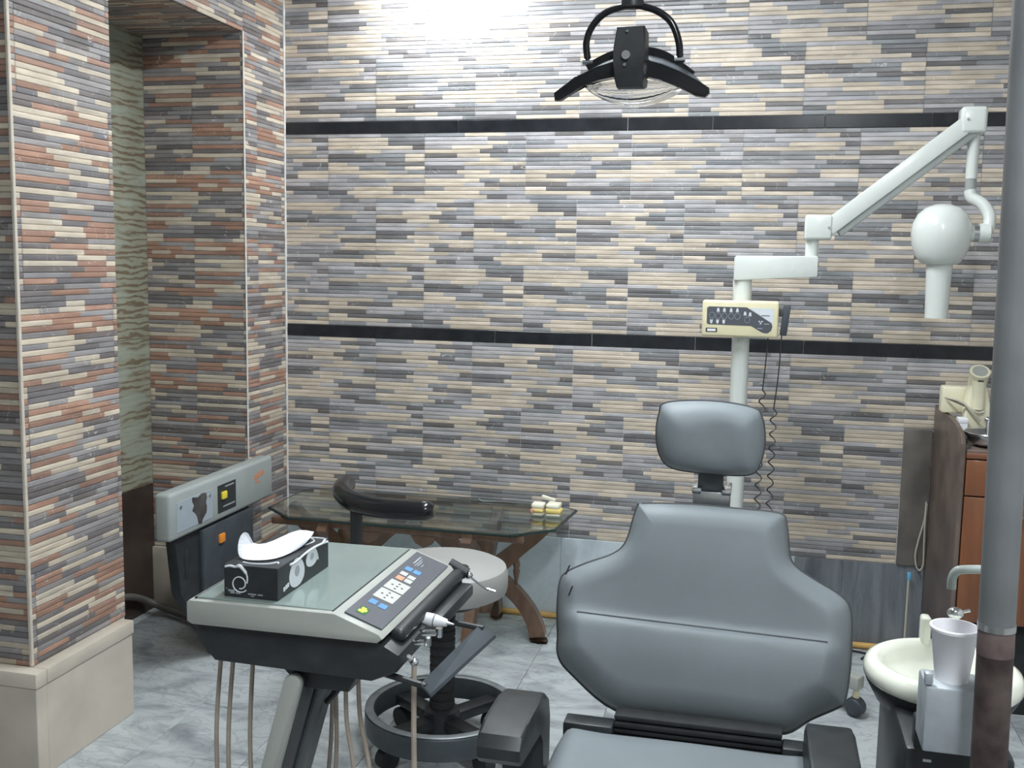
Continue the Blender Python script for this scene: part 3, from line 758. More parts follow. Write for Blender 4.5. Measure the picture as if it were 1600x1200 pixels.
# instruments in the bar
def inst(name, loc, label):
    return thing(name, loc, label, 'dental tool')
t = inst('air_syringe', (-0.56, 1.95, 0.755), 'air water syringe with bent chrome nozzle at the far end of the bar')
G().cyl((-0.59, 1.95, 0.78), (-0.553, 1.95, 0.762), 0.012).build('grip', MT['black'], t)
G().sphere((-0.549, 1.95, 0.759), 0.008).build('nozzle_nut', MT['chrome'], t)
G().tube(spline([(-0.549, 1.95, 0.758), (-0.530, 1.95, 0.745), (-0.513, 1.95, 0.735), (-0.494, 1.95, 0.730)], 5), [0.0022] * 11 + [0.003] * 5, 8).build('nozzle', MT['chrome'], t)
t = inst('handpiece', (-0.55, 1.70, 0.75), 'white tapered dental handpiece pointing right from the bar')
G().cyl((-0.585, 1.70, 0.756), (-0.541, 1.70, 0.752), 0.0115).build('sleeve', MT['white'], t)
G().cyl((-0.542, 1.70, 0.7522), (-0.5405, 1.70, 0.752), 0.0119).build('band', MT['panel'], t)
G().cyl((-0.5405, 1.70, 0.752), (-0.518, 1.70, 0.7495), 0.0112, 0.0065).build('nose', MT['white'], t)
G().cyl((-0.518, 1.70, 0.7495), (-0.505, 1.70, 0.748), 0.0035, 0.0012).build('tip', MT['steel'], t)
t = inst('handpiece', (-0.55, 1.66, 0.74), 'slim chrome handpiece just below the white one')
G().cyl((-0.575, 1.66, 0.740), (-0.522, 1.66, 0.745), 0.0055).build('body', MT['chrome'], t)
G().cyl((-0.520, 1.66, 0.738), (-0.520, 1.66, 0.754), 0.0060).build('head', MT['chrome'], t)
t = inst('handpiece', (-0.55, 1.625, 0.73), 'chrome handpiece with square knob on its end, third along the bar')
G().cyl((-0.585, 1.625, 0.734), (-0.532, 1.625, 0.740), 0.0048).build('body', MT['chrome'], t)
G().box(-0.534, -0.524, 1.619, 1.631, 0.732, 0.750, 0.003).build('head', MT['steel'], t)
t = inst('suction_handpiece', (-0.55, 1.595, 0.70), 'chrome handpiece nearest the viewer with beige hose hanging straight down')
G().cyl((-0.580, 1.595, 0.733), (-0.546, 1.595, 0.718), 0.0058).build('body', MT['chrome'], t)
G().sphere((-0.543, 1.595, 0.715), 0.0078).build('joint', MT['chrome'], t)
G().tube(spline([(-0.543, 1.595, 0.713), (-0.543, 1.595, 0.60), (-0.541, 1.595, 0.45), (-0.545, 1.60, 0.22), (-0.57, 1.62, 0.08), (-0.62, 1.66, 0.01)], 8), 0.0048, 8).build('hose', MT['beige'], t)

# ---------------------------------------------------------------- tissue box on the tray
tb = thing('tissue_box', (-0.822, 1.66, 0.8115), 'black tissue box with white swirls and lilies, tissue pulled out', 'tissue box')
bx = (-0.872, -0.772, 1.555, 1.765, 0.8115, 0.868)
G().box(*bx, bev=0.001, seg=1).build('carton', MT['black'], tb)
yf, xs, zt = 1.5545, -0.7715, 0.8685
g = G()
sp = []
for i in range(36):
    a = 0.5 + i / 35 * 2 * PI * 1.15; r = 0.0155 * (1 - 0.45 * i / 35)
    sp.append((-0.842 + r * math.cos(PI - a + 2.9), yf, 0.836 + r * math.sin(PI - a + 2.9)))
g.tube(sp, 0.0012, 6); g.build('swirl', MT['print_white'], tb)
g = G(); g.tube(spline([(-0.869, yf, 0.864), (-0.860, yf, 0.866), (-0.850, yf, 0.865), (-0.842, yf, 0.867), (-0.832, yf, 0.858), (-0.828, yf, 0.848), (-0.829, yf, 0.838)], 5), [0.0022] * 12 + [0.003] * 10 + [0.0015] * 9, 6)
g.build('stem_print', MT['print_white'], tb)
def lily(yc, zc, sy, sz):
    P = [(yc + sy * math.cos(2 * PI * i / 20) * (1 - 0.18 * math.sin(2 * PI * i / 20)), zc + sz * math.sin(2 * PI * i / 20)) for i in range(20)]
    o = G().prism(P, lambda p: Vector((xs - 0.0004, p[0], p[1])), lambda p: Vector((xs + 0.0005, p[0], p[1]))).build('lily_print', MT['print_white'], tb)
    Q = [(yc + sy * 0.32 * math.cos(2 * PI * i / 14), zc + sz * (0.1 + 0.38 * math.sin(2 * PI * i / 14))) for i in range(14)]
    G().prism(Q, lambda p: Vector((xs + 0.0005, p[0], p[1])), lambda p: Vector((xs + 0.0009, p[0], p[1]))).build('lily_throat', MT['print_grey'], o)
lily(1.628, 0.841, 0.030, 0.0255); lily(1.690, 0.851, 0.024, 0.0165)
g = G()
for pts in ([(1.60, 0.862), (1.625, 0.861), (1.66, 0.865), (1.70, 0.866), (1.735, 0.864), (1.76, 0.861)], [(1.70, 0.866), (1.712, 0.85), (1.715, 0.84)], [(1.735, 0.864), (1.75, 0.868)]):
    g.tube(spline([(xs, y, z) for y, z in pts], 4), 0.0022, 6)
for y in (1.575, 1.583, 1.590): g.box(xs - 0.0004, xs + 0.0006, y, y + 0.006, 0.822 + (y - 1.575) * 0.2, 0.829 + (y - 1.575) * 0.2)
g.build('vine_print', MT['print_white'], tb)
g = G()
for (x0, x1, z0, z1) in ((-0.868, -0.866, 0.8255, 0.827), (-0.864, -0.852, 0.8215, 0.8245), (-0.860, -0.852, 0.818, 0.821), (-0.850, -0.841, 0.818, 0.8205), (-0.827, -0.812, 0.8185, 0.8205), (-0.809, -0.800, 0.8185, 0.8205), (-0.822, -0.816, 0.8155, 0.8168)):
    g.box(x0, x1, yf - 0.0004, yf + 0.0004, z0, z1)
g.build('small_lettering', MT['print_grey'], tb)
for pts in ([(-0.845, 1.572, zt), (-0.825, 1.568, zt), (-0.80, 1.575, zt), (-0.788, 1.588, zt), (-0.784, 1.580, zt)], [(-0.79, 1.70, zt), (-0.785, 1.73, zt), (-0.80, 1.75, zt), (-0.775, 1.752, zt)]):
    G().tube(spline(pts, 5), 0.0015, 6).build('top_print', MT['print_white'], tb)
# the sheet of tissue
rows = [[(-0.860, 1.585, 0.8715), (-0.845, 1.580, 0.8705), (-0.820, 1.583, 0.8705), (-0.797, 1.600, 0.8705), (-0.788, 1.635, 0.8710), (-0.785, 1.680, 0.8715)],
        [(-0.866, 1.592, 0.884), (-0.848, 1.590, 0.877), (-0.822, 1.598, 0.875), (-0.800, 1.620, 0.879), (-0.787, 1.660, 0.884), (-0.780, 1.705, 0.882)],
        [(-0.868, 1.600, 0.899), (-0.853, 1.603, 0.885), (-0.830, 1.618, 0.880), (-0.808, 1.645, 0.887), (-0.792, 1.685, 0.897), (-0.781, 1.722, 0.889)],
        [(-0.862, 1.604, 0.913), (-0.856, 1.615, 0.890), (-0.838, 1.638, 0.883), (-0.820, 1.670, 0.893), (-0.803, 1.705, 0.901), (-0.788, 1.735, 0.886)],
        [(-0.852, 1.607, 0.911), (-0.855, 1.625, 0.882), (-0.843, 1.655, 0.877), (-0.828, 1.690, 0.884), (-0.812, 1.722, 0.888), (-0.796, 1.745, 0.877)],
        [(-0.850, 1.615, 0.890), (-0.853, 1.635, 0.8715), (-0.845, 1.668, 0.8710), (-0.832, 1.700, 0.8710), (-0.818, 1.730, 0.8715), (-0.803, 1.752, 0.8710)]]
g = G(); R = [[g.bm.verts.new(p) for p in r] for r in rows]
for i in range(5):
    for j in range(5): g.bm.faces.new((R[i][j], R[i][j + 1], R[i + 1][j + 1], R[i + 1][j]))
o = g.build('tissue', MT['paper'], tb, 30)
o.data.polygons.foreach_set('use_smooth', [False] * len(o.data.polygons))
md = o.modifiers.new('sub', 'SUBSURF'); md.levels = md.render_levels = 1
md = o.modifiers.new('thick', 'SOLIDIFY'); md.thickness = 0.0006

# ---------------------------------------------------------------- floor console beside the niche
co = thing('switch_console', (-1.81, 3.2, 0), 'low grey console with yellow and orange switches beside the niche', 'console')
CX = -1.78
G().box(-1.838, CX, 2.847, 3.553, 0.485, 0.640, 0.012, 3).build('head_box', MT['case_green'], co)
def face(y0, y1, z0, z1, h0=0.0, h1=0.0015): return (CX + h0, CX + h1, y0, y1, z0, z1)
pl_ = G().box(*face(2.885, 3.105, 0.507, 0.606), bev=0.0005, seg=1).build('viewer_plate', MT['negatoscope'], co)
tr = [(2.975, 0.604), (3.010, 0.597), (3.035, 0.606), (3.062, 0.602), (3.067, 0.585), (3.060, 0.570), (3.066, 0.555), (3.063, 0.535), (3.040, 0.518), (3.030, 0.503), (3.012, 0.508), (3.005, 0.53), (2.995, 0.545), (2.975, 0.56), (2.986, 0.575), (2.976, 0.59)]
G().prism(tr, lambda p: Vector((CX + 0.0015, p[0], p[1])), lambda p: Vector((CX + 0.0022, p[0], p[1]))).build('torn_film', MT['torn'], pl_)
for y in (2.905, 3.085): G().cyl((CX + 0.001, y, 0.588), (CX + 0.004, y, 0.588), 0.005, n=12).build('screw', MT['steel'], pl_)
sp_ = G().box(*face(3.14, 3.265, 0.510, 0.607), bev=0.0005, seg=1).build('switch_plate', MT['panel_dark'], co)
G().box(CX + 0.001, CX + 0.010, 3.160, 3.192, 0.556, 0.582, 0.003).build('rocker_switch', MT['yellow'], sp_)
for y0, y1, z in ((3.19, 3.25, 0.594), (3.175, 3.255, 0.526)): G().box(CX + 0.0014, CX + 0.0019, y0, y1, z, z + 0.005).build('small_lettering', MT['print_grey'], sp_)
g = G()
for (y, z, a, b) in ((3.405, 0.574, 0.022, 0.018), (3.43, 0.578, 0.02, 0.02), (3.455, 0.582, 0.022, 0.018), (3.412, 0.560, 0.03, 0.008)): g.box(CX - 0.0005, CX + 0.0008, y, y + a, z, z + b, 0.0003, 1)
g.build('orange_logo', MT['print_orange'], co)
st = [(2.905, 0.487), (3.40, 0.487), (3.40, 0.0), (3.16, 0.0), (3.05, 0.15), (2.965, 0.245), (2.935, 0.29)]
G().prism(st, lambda p: Vector((-1.838, p[0], p[1])), lambda p: Vector((-1.800, p[0], p[1])), 0.004).build('stand', MT['black'], co)
sb_ = G().box(-1.802, -1.782, 3.05, 3.40, 0.255, 0.476, 0.006).build('switch_box', MT['darkgrey'], co)
G().box(-1.783, -1.773, 3.145, 3.180, 0.405, 0.436, 0.003).build('rocker_switch', MT['orange'], sb_)
G().box(-1.801, -1.797, 2.96, 2.98, 0.33, 0.43, 0.002).build('slot', MT['blackmat'], co)
G().tube(spline([(-1.82, 3.20, 0.045), (-1.95, 3.33, 0.022), (-2.05, 3.40, 0.022), (-2.13, 3.44, 0.022), (-2.20, 3.46, 0.03), (-2.258, 3.44, 0.06), (-2.262, 3.36, 0.10), (-2.262, 3.26, 0.13)], 8), 0.013, 10).build('umbilical_hose', MT['hosegrey'], co)

# ---------------------------------------------------------------- stool
sx, sy = -0.835, 2.70
so = thing('operator_stool', (sx, sy, 0), 'pale round operator stool with curved black arm rest and ring base', 'stool')
G().lathe([(0, 0.463), (0.165, 0.463), (0.178, 0.470), (0.182, 0.485), (0.182, 0.520), (0.176, 0.538), (0.160, 0.546), (0, 0.552)], (sx, sy, 0), 48).build('seat', MT['seat_pale'], so)
G().lathe([(0, 0.44), (0.12, 0.44), (0.14, 0.463), (0, 0.463)], (sx, sy, 0), 32).build('seat_plate', MT['black'], so)
g = G(); prof = [(0.024, 0.12)]
for i in range(11):
    z = 0.13 + i * 0.026; prof += [(0.036, z), (0.036, z + 0.016), (0.032, z + 0.018), (0.032, z + 0.024)]
prof += [(0.030, 0.44), (0, 0.44)]
g.lathe(prof, (sx, sy, 0), 24); g.build('column_sleeve', MT['blackmat'], so)
G().lathe([(0, 0.055), (0.05, 0.055), (0.05, 0.12), (0.03, 0.13), (0, 0.13)], (sx, sy, 0), 24).build('hub', MT['black'], so)
rg = G().lathe([(0.215, 0.065), (0.218, 0.085), (0.218, 0.125), (0.212, 0.132), (0.196, 0.132), (0.192, 0.125), (0.192, 0.075), (0.198, 0.065)], (sx, sy, 0), 64, closed=True).build('ring_base', MT['darkgrey'], so)
G().lathe([(0.2175, 0.1315), (0.213, 0.1345), (0.198, 0.1345), (0.193, 0.1315)], (sx, sy, 0), 64, closed=True).build('rim', MT['ringgrey'], rg)
for a in (55, 145, 235, 325):
    d = Vector((math.cos(math.radians(a)), math.sin(math.radians(a)), 0))
    rz = Matrix.Rotation(math.radians(a), 4, 'Z')
    G().obox(Vector((sx, sy, 0.088)) + d * 0.12, 0.16, 0.05, 0.03, rz, 0.004).build('spoke', MT['black'], so)
    p = Vector((sx, sy, 0)) + d * 0.188
    cst = G().cyl(p + Vector((0, 0, 0.03)) - d.cross(Vector((0, 0, 1))) * 0.017, p + Vector((0, 0, 0.03)) + d.cross(Vector((0, 0, 1))) * 0.017, 0.030, n=20).build('caster', MT['blackmat'], so)
    G().cyl(p + Vector((0, 0, 0.055)), p + Vector((0, 0, 0.075)), 0.009, n=12).build('caster_stem', MT['steel'], cst)
bar = spline([(-1.215, 2.93, 0.705), (-1.185, 2.81, 0.705), (-1.115, 2.715, 0.70), (-1.02, 2.668, 0.698), (-0.93, 2.655, 0.700), (-0.850, 2.660, 0.703)], 6)
nb = len(bar)
G().tube(bar, [0.029 * min(1, (0.55 + 0.45 * min(1, min(i, nb - 1 - i) / 2.0))) for i in range(nb)], 16).build('arm_rest', MT['blackgloss'], so)
G().tube(spline([(-1.100, 2.712, 0.69), (-1.100, 2.712, 0.60), (-1.100, 2.712, 0.48), (-1.06, 2.71, 0.445), (-0.95, 2.705, 0.432), (-0.84, 2.70, 0.432)], 6), 0.024, 10, flat=0.7).build('arm_post', MT['black'], so)

# ---------------------------------------------------------------- glass side table against the back wall
ta = thing('glass_table', (-1.22, 3.6, 0), 'low glass topped table on carved wooden legs by the back wall', 'table')
OC = [(-0.645, 3.77), (-0.668, 3.47), (-0.80, 3.35), (-1.62, 3.35), (-1.755, 3.47), (-1.755, 3.77), (-1.66, 3.842), (-0.75, 3.842)]
GZ = 0.462
tp = G().prism(OC, lambda p: Vector((p[0], p[1], GZ - 0.010)), lambda p: Vector((p[0], p[1], GZ))).build('glass_top', MT['glass'], ta)
g = G()
for i in range(8):
    a, b = Vector((*OC[i], GZ - 0.005)), Vector((*OC[(i + 1) % 8], GZ - 0.005)); g.cyl(a, b, 0.0048, n=8)
g.build('glass_edge', MT['glass_edge'], tp)
def flat_leg(g, path, w, th):
    """curved flat timber: path in the vertical plane through the hub"""
    n = len(path); L, Rr = [], []
    for i in range(n):
        t = (path[min(i + 1, n - 1)] - path[max(i - 1, 0)]).normalized()
        nrm = Vector((t.x, t.y, 0)); nrm = nrm.normalized() if nrm.length > 1e-6 else Vector((1, 0, 0))
        up = Vector((0, 0, 1)) - t * t.z
        up = up.normalized() if up.length > 0.2 else -nrm
        s = t.cross(up).normalized(); ww = w[i] if isinstance(w, list) else w
        L.append([path[i] + up * ww / 2 + s * th / 2, path[i] + up * ww / 2 - s * th / 2, path[i] - up * ww / 2 - s * th / 2, path[i] - up * ww / 2 + s * th / 2])
    V = [[g.bm.verts.new(c) for c in q] for q in L]
    for A, B in zip(V, V[1:]):
        for j in range(4): g.bm.faces.new((A[j], A[(j + 1) % 4], B[(j + 1) % 4], B[j]))
    g.bm.faces.new(V[0][::-1]); g.bm.faces.new(V[-1])
for hx in (-0.955, -1.49):
    hy = 3.588
    G().lathe([(0, 0.10), (0.030, 0.10), (0.040, 0.13), (0.036, 0.17), (0.044, 0.20), (0.044, 0.28), (0.034, 0.31), (0.042, 0.35), (0.030, 0.38), (0, 0.38)], (hx, hy, 0), 20).build('turned_hub', MT['table_wood'], ta)
    for k, a in enumerate((0, 90, 180, 270)):
        d = Vector((math.cos(math.radians(a)), math.sin(math.radians(a)), 0)); h = Vector((hx, hy, 0))
        R = 0.215
        lp = spline([h + d * 0.03 + Vector((0, 0, 0.235)), h + d * 0.09 + Vector((0, 0, 0.205)), h + d * 0.15 + Vector((0, 0, 0.15)), h + d * 0.195 + Vector((0, 0, 0.08)), h + d * R + Vector((0, 0, 0.0))], 5)
        g = G(); flat_leg(g, lp, [0.065 - 0.012 * math.sin(PI * i / (len(lp) - 1)) for i in range(len(lp))], 0.036); o = g.build('leg', MT['table_wood'], ta)
        ap = spline([h + d * 0.03 + Vector((0, 0, 0.255)), h + d * 0.08 + Vector((0, 0, 0.30)), h + d * 0.14 + Vector((0, 0, 0.355)), h + d * 0.19 + Vector((0, 0, 0.395)), h + d * 0.235 + Vector((0, 0, 0.436))], 5)
        g = G(); flat_leg(g, ap, [0.07 - 0.03 * i / (len(ap) - 1) for i in range(len(ap))], 0.036); g.build('bracket', MT['table_wood'], ta)
        c = h + d * 0.125
        G().lathe([(0, 0.19), (0.007, 0.19), (0.006, 0.225), (0.012, 0.255), (0.013, 0.265), (0.010, 0.272), (0.014, 0.285), (0.008, 0.31), (0.006, 0.345), (0, 0.345)], c, 12).build('spindle', MT['table_wood'], ta)
G().box(-1.70, -0.76, 3.375, 3.40, 0.425, 0.451, 0.004).build('rail', MT['table_wood'], ta)
G().box(-1.70, -0.76, 3.80, 3.825, 0.425, 0.451, 0.004).build('rail', MT['table_wood'], ta)
for x in (-1.12, -1.33): 
    g = G(); g.prism([(x - 0.05, 0.425), (x - 0.03, 0.395), (x, 0.380), (x + 0.03, 0.395), (x + 0.05, 0.425)], lambda p: Vector((p[0], 3.378, p[1])), lambda p: Vector((p[0], 3.398, p[1])), 0.004); g.build('carved_apron', MT['table_wood'], ta)

# dental cast on the glass
dc = thing('dental_cast', (-0.735, 3.65, GZ), 'cream and yellow plaster dental cast on the glass table', 'dental cast')
def lump(x0, x1, y0, y1, z0, z1, m, name, parent=dc, bev=0.009):
    g = G().box(x0, x1, y0, y1, z0, z1, bev, 3)
    for v in g.bm.verts: v.co += Vector((random.uniform(-1, 1), random.uniform(-1, 1), random.uniform(-1, 1))) * 0.0012
    return g.build(name, MT[m], parent, 60)
h1 = lump(-0.792, -0.742, 3.62, 3.665, GZ, GZ + 0.020, 'plaster_cast', 'base')
lump(-0.786, -0.742, 3.618, 3.66, GZ + 0.012, GZ + 0.030, 'yellow_stone', 'gum')
lump(-0.788, -0.740, 3.622, 3.67, GZ + 0.024, GZ + 0.048, 'plaster_cast', 'upper')
lump(-0.790, -0.776, 3.616, 3.63, GZ + 0.012, GZ + 0.028, 'pink', 'wax', bev=0.004)
lump(-0.735, -0.678, 3.62, 3.67, GZ, GZ + 0.018, 'plaster_cast', 'base')
lump(-0.735, -0.676, 3.618, 3.665, GZ + 0.010, GZ + 0.034, 'yellow_stone', 'gum')
lump(-0.734, -0.682, 3.622, 3.68, GZ + 0.028, GZ + 0.050, 'plaster_cast', 'upper')
g = G(); g.obox(Vector((-0.742, 3.72, GZ + 0.047)), 0.055, 0.02, 0.013, Matrix.Rotation(0.25, 4, 'Y'), 0.003); g.build('bite_plate', MT['plaster_cast'], dc)
dp = thing('dental_probe', (-0.93, 3.80, GZ), 'thin steel dental probe lying on the glass table', 'dental tool')
G().tube([(-1.00, 3.79, GZ + 0.003), (-0.93, 3.80, GZ + 0.004), (-0.88, 3.795, GZ + 0.003)], 0.0025, 8).build('shaft', MT['steel'], dp)
G().tube(spline([(-1.00, 3.79, GZ + 0.003), (-1.02, 3.788, GZ + 0.004), (-1.03, 3.79, GZ + 0.010)], 4), 0.0016, 6).build('hook', MT['steel'], dp)

# pipe along the foot of the back wall
yp = thing('amber_pipe', (-0.4, 3.86, 0), 'amber plastic pipe along the foot of the back wall', 'pipe')
G().cyl((-1.84, 3.858, 0.012), (0.595, 3.858, 0.012), 0.0115, n=12).build('run', MT['yellow_pipe'], yp)
for x in (-1.2, -0.45, 0.35): G().cyl((x - 0.02, 3.858, 0.0135), (x + 0.02, 3.858, 0.0135), 0.0132, n=12).build('coupling', MT['yellow_pipe'], yp)

# ---------------------------------------------------------------- mobile x-ray machine
xr = thing('xray_machine', (-0.06, 3.5, 0), 'pale mobile dental x-ray machine with jointed arm and cream control box', 'x-ray machine')
XC, XY = -0.058, 3.50
G().cyl((XC, XY, 0.10), (XC - 0.006, XY, 1.275), 0.029, n=28).build('column', MT['xwhite'], xr)
G().cyl((XC - 0.006, XY, 1.262), (XC - 0.008, XY, 1.342), 0.031, n=28).build('collar', MT['xwhite'], xr)
ap = [(-0.094, 1.342), (-0.094, 1.412), (-0.088, 1.418), (0.164, 1.421), (0.168, 1.417), (0.168, 1.358), (0.164, 1.354), (-0.088, 1.338)]
G().prism(ap, lambda p: Vector((p[0], XY - 0.036, p[1])), lambda p: Vector((p[0], XY + 0.036, p[1])), 0.003).build('lower_arm', MT['xwhite'], xr)
G().cyl((0.148, XY, 1.418), (0.148, XY, 1.478), 0.021, n=20).build('pivot', MT['xwhite'], xr)
elbow = G().box(0.122, 0.206, XY - 0.036, XY + 0.036, 1.473, 1.551, 0.008, 3).build('elbow_box', MT['xwhite'], xr)
G().cyl((0.196, XY - 0.035, 1.512), (0.196, XY - 0.039, 1.512), 0.004, n=10).build('screw', MT['steel'], elbow)
a, b = Vector((0.192, XY, 1.508)), Vector((0.606, XY, 1.845)); dv = (b - a)
rot = Matrix.Rotation(-math.atan2(dv.z, dv.x), 4, 'Y')
G().obox((a + b) / 2, dv.length, 0.062, 0.052, rot, 0.005).build('upper_arm', MT['xwhite'], xr)
G().obox((a + b) / 2 + Vector((0.020, 0, -0.027)), dv.length - 0.04, 0.050, 0.026, rot, 0.003).build('arm_underside_shade', MT['xwhite2'], xr)  # darker grey strip, paints the shade on the underside of the arm
sh_ = G().box(0.567, 0.643, XY - 0.036, XY + 0.036, 1.800, 1.882, 0.012, 3).build('shoulder_box', MT['xwhite'], xr)
G().cyl((0.586, XY - 0.035, 1.842), (0.586, XY - 0.039, 1.842), 0.004, n=10).build('screw', MT['steel'], sh_)
G().cyl((0.612, XY, 1.665), (0.612, XY, 1.803), 0.0175, n=20).build('drop_rod', MT['xwhite'], xr)
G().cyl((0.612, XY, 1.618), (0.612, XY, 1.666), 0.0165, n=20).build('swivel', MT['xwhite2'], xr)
G().tube(spline([(0.611, XY, 1.630), (0.617, XY - 0.005, 1.608), (0.645, XY - 0.02, 1.588), (0.664, XY - 0.035, 1.555), (0.664, XY - 0.045, 1.520), (0.655, XY - 0.05, 1.495)], 6), 0.0185, 14).build('yoke', MT['xwhite'], xr)
hc = Vector((0.527, 3.44, 1.490)); HY = 3.44
prof = [(0, -0.090), (0.046, -0.090), (0.058, -0.084), (0.074, -0.060), (0.085, -0.028), (0.089, 0.004), (0.085, 0.036), (0.072, 0.063), (0.052, 0.082), (0.027, 0.093), (0, 0.096)]
hd_ = G().lathe([(r, z) for r, z in prof], hc, 36).build('tube_head', MT['xwhite'], xr, 60)
G().cyl((0.60, HY, 1.497), (0.618, HY, 1.497), 0.030, 0.026, n=20).build('neck', MT['xwhite'], hd_)
G().cyl((0.617, HY, 1.497), (0.633, HY, 1.497), 0.026, n=24).build('grey_band', MT['steel'], hd_)
G().cyl((0.633, HY, 1.497), (0.664, HY, 1.497), 0.030, n=24).build('pivot_cap', MT['xwhite'], xr)
G().cyl((0.664, HY, 1.497), (0.667, HY, 1.497), 0.025, n=24).build('cap_disc', MT['xwhite2'], xr)
G().lathe([(0.039, 1.404), (0.037, 1.36), (0.0335, 1.235), (0.029, 1.235), (0.032, 1.36), (0.033, 1.404)], (0.527, HY, 0), 28, closed=True).build('cone', MT['xwhite'], hd_)
# control box
bxp = G().box(-0.188, 0.054, 3.425, 3.474, 1.156, 1.274, 0.008, 3).build('control_box', MT['cream'], xr)
def cb(u, v): return (-0.188 + 0.242 * (u - 0.063) / (0.797 - 0.063), 1.274 - 0.118 * (v - 0.082) / (0.695 - 0.082))
def flatp(poly, m, name, h=0.0008, base=0.0, parent=bxp):
    P = [cb(u, v) for u, v in poly]
    return G().prism(P, lambda p: Vector((p[0], 3.4252 - base, p[1])), lambda p: Vector((p[0], 3.4252 - base - h, p[1]))).build(name, MT[m], parent)
flatp([(0.11, 0.21), (0.13, 0.19), (0.49, 0.19), (0.73, 0.44), (0.742, 0.50), (0.73, 0.57), (0.70, 0.61), (0.67, 0.615), (0.64, 0.60), (0.54, 0.50), (0.13, 0.49), (0.11, 0.47)], 'panel', 'keypad')
flatp([(0.51, 0.20), (0.747, 0.20), (0.747, 0.46)], 'print_white', 'rating_label')
flatp([(0.104, 0.55), (0.214, 0.55), (0.214, 0.62), (0.104, 0.62)], 'panel_dark', 'window_frame')
flatp([(0.118, 0.565), (0.20, 0.565), (0.20, 0.605), (0.118, 0.605)], 'white', 'window', base=0.0006)
def tooth(u, v, up):
    k = 1 if up else -1
    q = [(-0.013, 0.035), (-0.012, -0.01), (-0.006, -0.035), (0.006, -0.035), (0.012, -0.01), (0.013, 0.035), (0.005, 0.035), (0, 0.015), (-0.005, 0.035)]
    flatp([(u + a, v + b * k) for a, b in q], 'print_white', 'tooth_symbol', base=0.0008)
for u in (0.218, 0.277, 0.342, 0.402): tooth(u, 0.245, True)
for u in (0.155, 0.215, 0.275): tooth(u, 0.440, False)
for u, v in ((0.477, 0.295), (0.525, 0.305)): tooth(u, v, True)
def ringp(u, v, m='print_grey'):
    g = G(); P = [cb(u + 0.026 * math.cos(2 * PI * i / 16), v + 0.05 * math.sin(2 * PI * i / 16)) for i in range(16)]
    g.tube([(x, 3.4243, z) for x, z in P], 0.0006, 4, closed=True); g.build('key_outline', MT[m], bxp)
for u, v in ((0.16, 0.335), (0.22, 0.345), (0.28, 0.345), (0.345, 0.345), (0.405, 0.345), (0.50, 0.40)): ringp(u, v)
for k in range(3):
    a = PI / 2 + k * 2 * PI / 3
    flatp([(0.628, 0.432)] + [(0.628 + 0.022 * math.cos(a + t), 0.432 + 0.035 * math.sin(a + t)) for t in (-0.45, 0, 0.45)], 'print_white', 'ray_symbol', base=0.0008)
flatp([(0.66, 0.452), (0.71, 0.452), (0.71, 0.468), (0.66, 0.468)], 'print_grey', 'faint_lettering', base=0.0008)
flatp([(0.60, 0.53), (0.65, 0.53), (0.645, 0.545), (0.60, 0.545)], 'print_grey', 'faint_lettering', base=0.0008)
flatp([(0.63, 0.315), (0.71, 0.315), (0.71, 0.325), (0.63, 0.325)], 'panel', 'label_line', base=0.0008)
hs = G().obox(Vector((0.075, 3.45, 1.213)), 0.022, 0.022, 0.098, Matrix.Rotation(0.10, 4, 'Y'), 0.004).build('hand_switch', MT['darkgrey'], xr)
G().box(0.050, 0.066, 3.44, 3.465, 1.225, 1.25, 0.003).build('switch_hook', MT['darkgrey'], xr)
def coil(x0, ztop, z1, z2, drift):
    pts = [(x0, 3.445, ztop), (x0 - 0.004, 3.44, (ztop + z1) / 2), (x0 - 0.006 - drift, 3.44, z1)]
    n = int((z1 - z2) / 0.046 * 12)
    P = spline(pts, 6)
    for i in range(n + 1):
        a = i / 12 * 2 * PI; z = z1 - (z1 - z2) * i / n
        P.append(Vector((x0 - 0.006 - drift + 0.0095 * math.sin(a), 3.44 + 0.0095 * (math.cos(a) - 1), z)))
    P += [Vector((XC + 0.03, 3.47, z2 - 0.05)), Vector((XC, 3.49, z2 - 0.10))]
    G().tube(P, 0.0023, 6).build('coiled_cable', MT['black'], xr)
coil(0.024, 1.16, 0.985, 0.33, 0.004); coil(0.066, 1.165, 0.925, 0.33, 0.008)
G().cyl((XC, XY, 0.09), (XC, XY, 0.16), 0.06, n=24).build('base_hub', MT['xwhite2'], xr)
for (fx, fy) in ((0.338, 3.25), (-0.46, 3.25), (0.22, 3.73), (-0.36, 3.73)):
    a, b = Vector((XC, XY, 0.115)), Vector((fx, fy, 0.105)); dv = b - a
    lg = G().obox((a + b) / 2, dv.length + 0.03, 0.045, 0.042, Matrix.Rotation(math.atan2(dv.y, dv.x), 4, 'Z'), 0.006).build('leg', MT['case'], xr)
    d = Vector((dv.x, dv.y, 0)).normalized(); pp = d.cross(Vector((0, 0, 1)))
    G().cyl((fx, fy, 0.05), (fx, fy, 0.09), 0.010, n=12).build('caster_stem', MT['cream'], lg)
    g = G()
    for s in (-1, 1): g.lathe([(0, -0.011), (0.026, -0.011), (0.030, -0.004), (0.030, 0.004), (0.026, 0.011), (0, 0.011)], (0, 0, 0), 20)
    g.bm.free(); g = G(); c0 = Vector((fx, fy, 0.032))
    g.cyl(c0 - pp * 0.020, c0 + pp * 0.020, 0.030, n=24); bmesh.ops.bevel(g.bm, geom=[e for e in g.bm.edges if len(e.link_faces) == 2 and any(len(f.verts) > 8 for f in e.link_faces)], offset=0.007, segments=3, affect='EDGES')
    g.build('caster', MT['darkgrey'], lg)

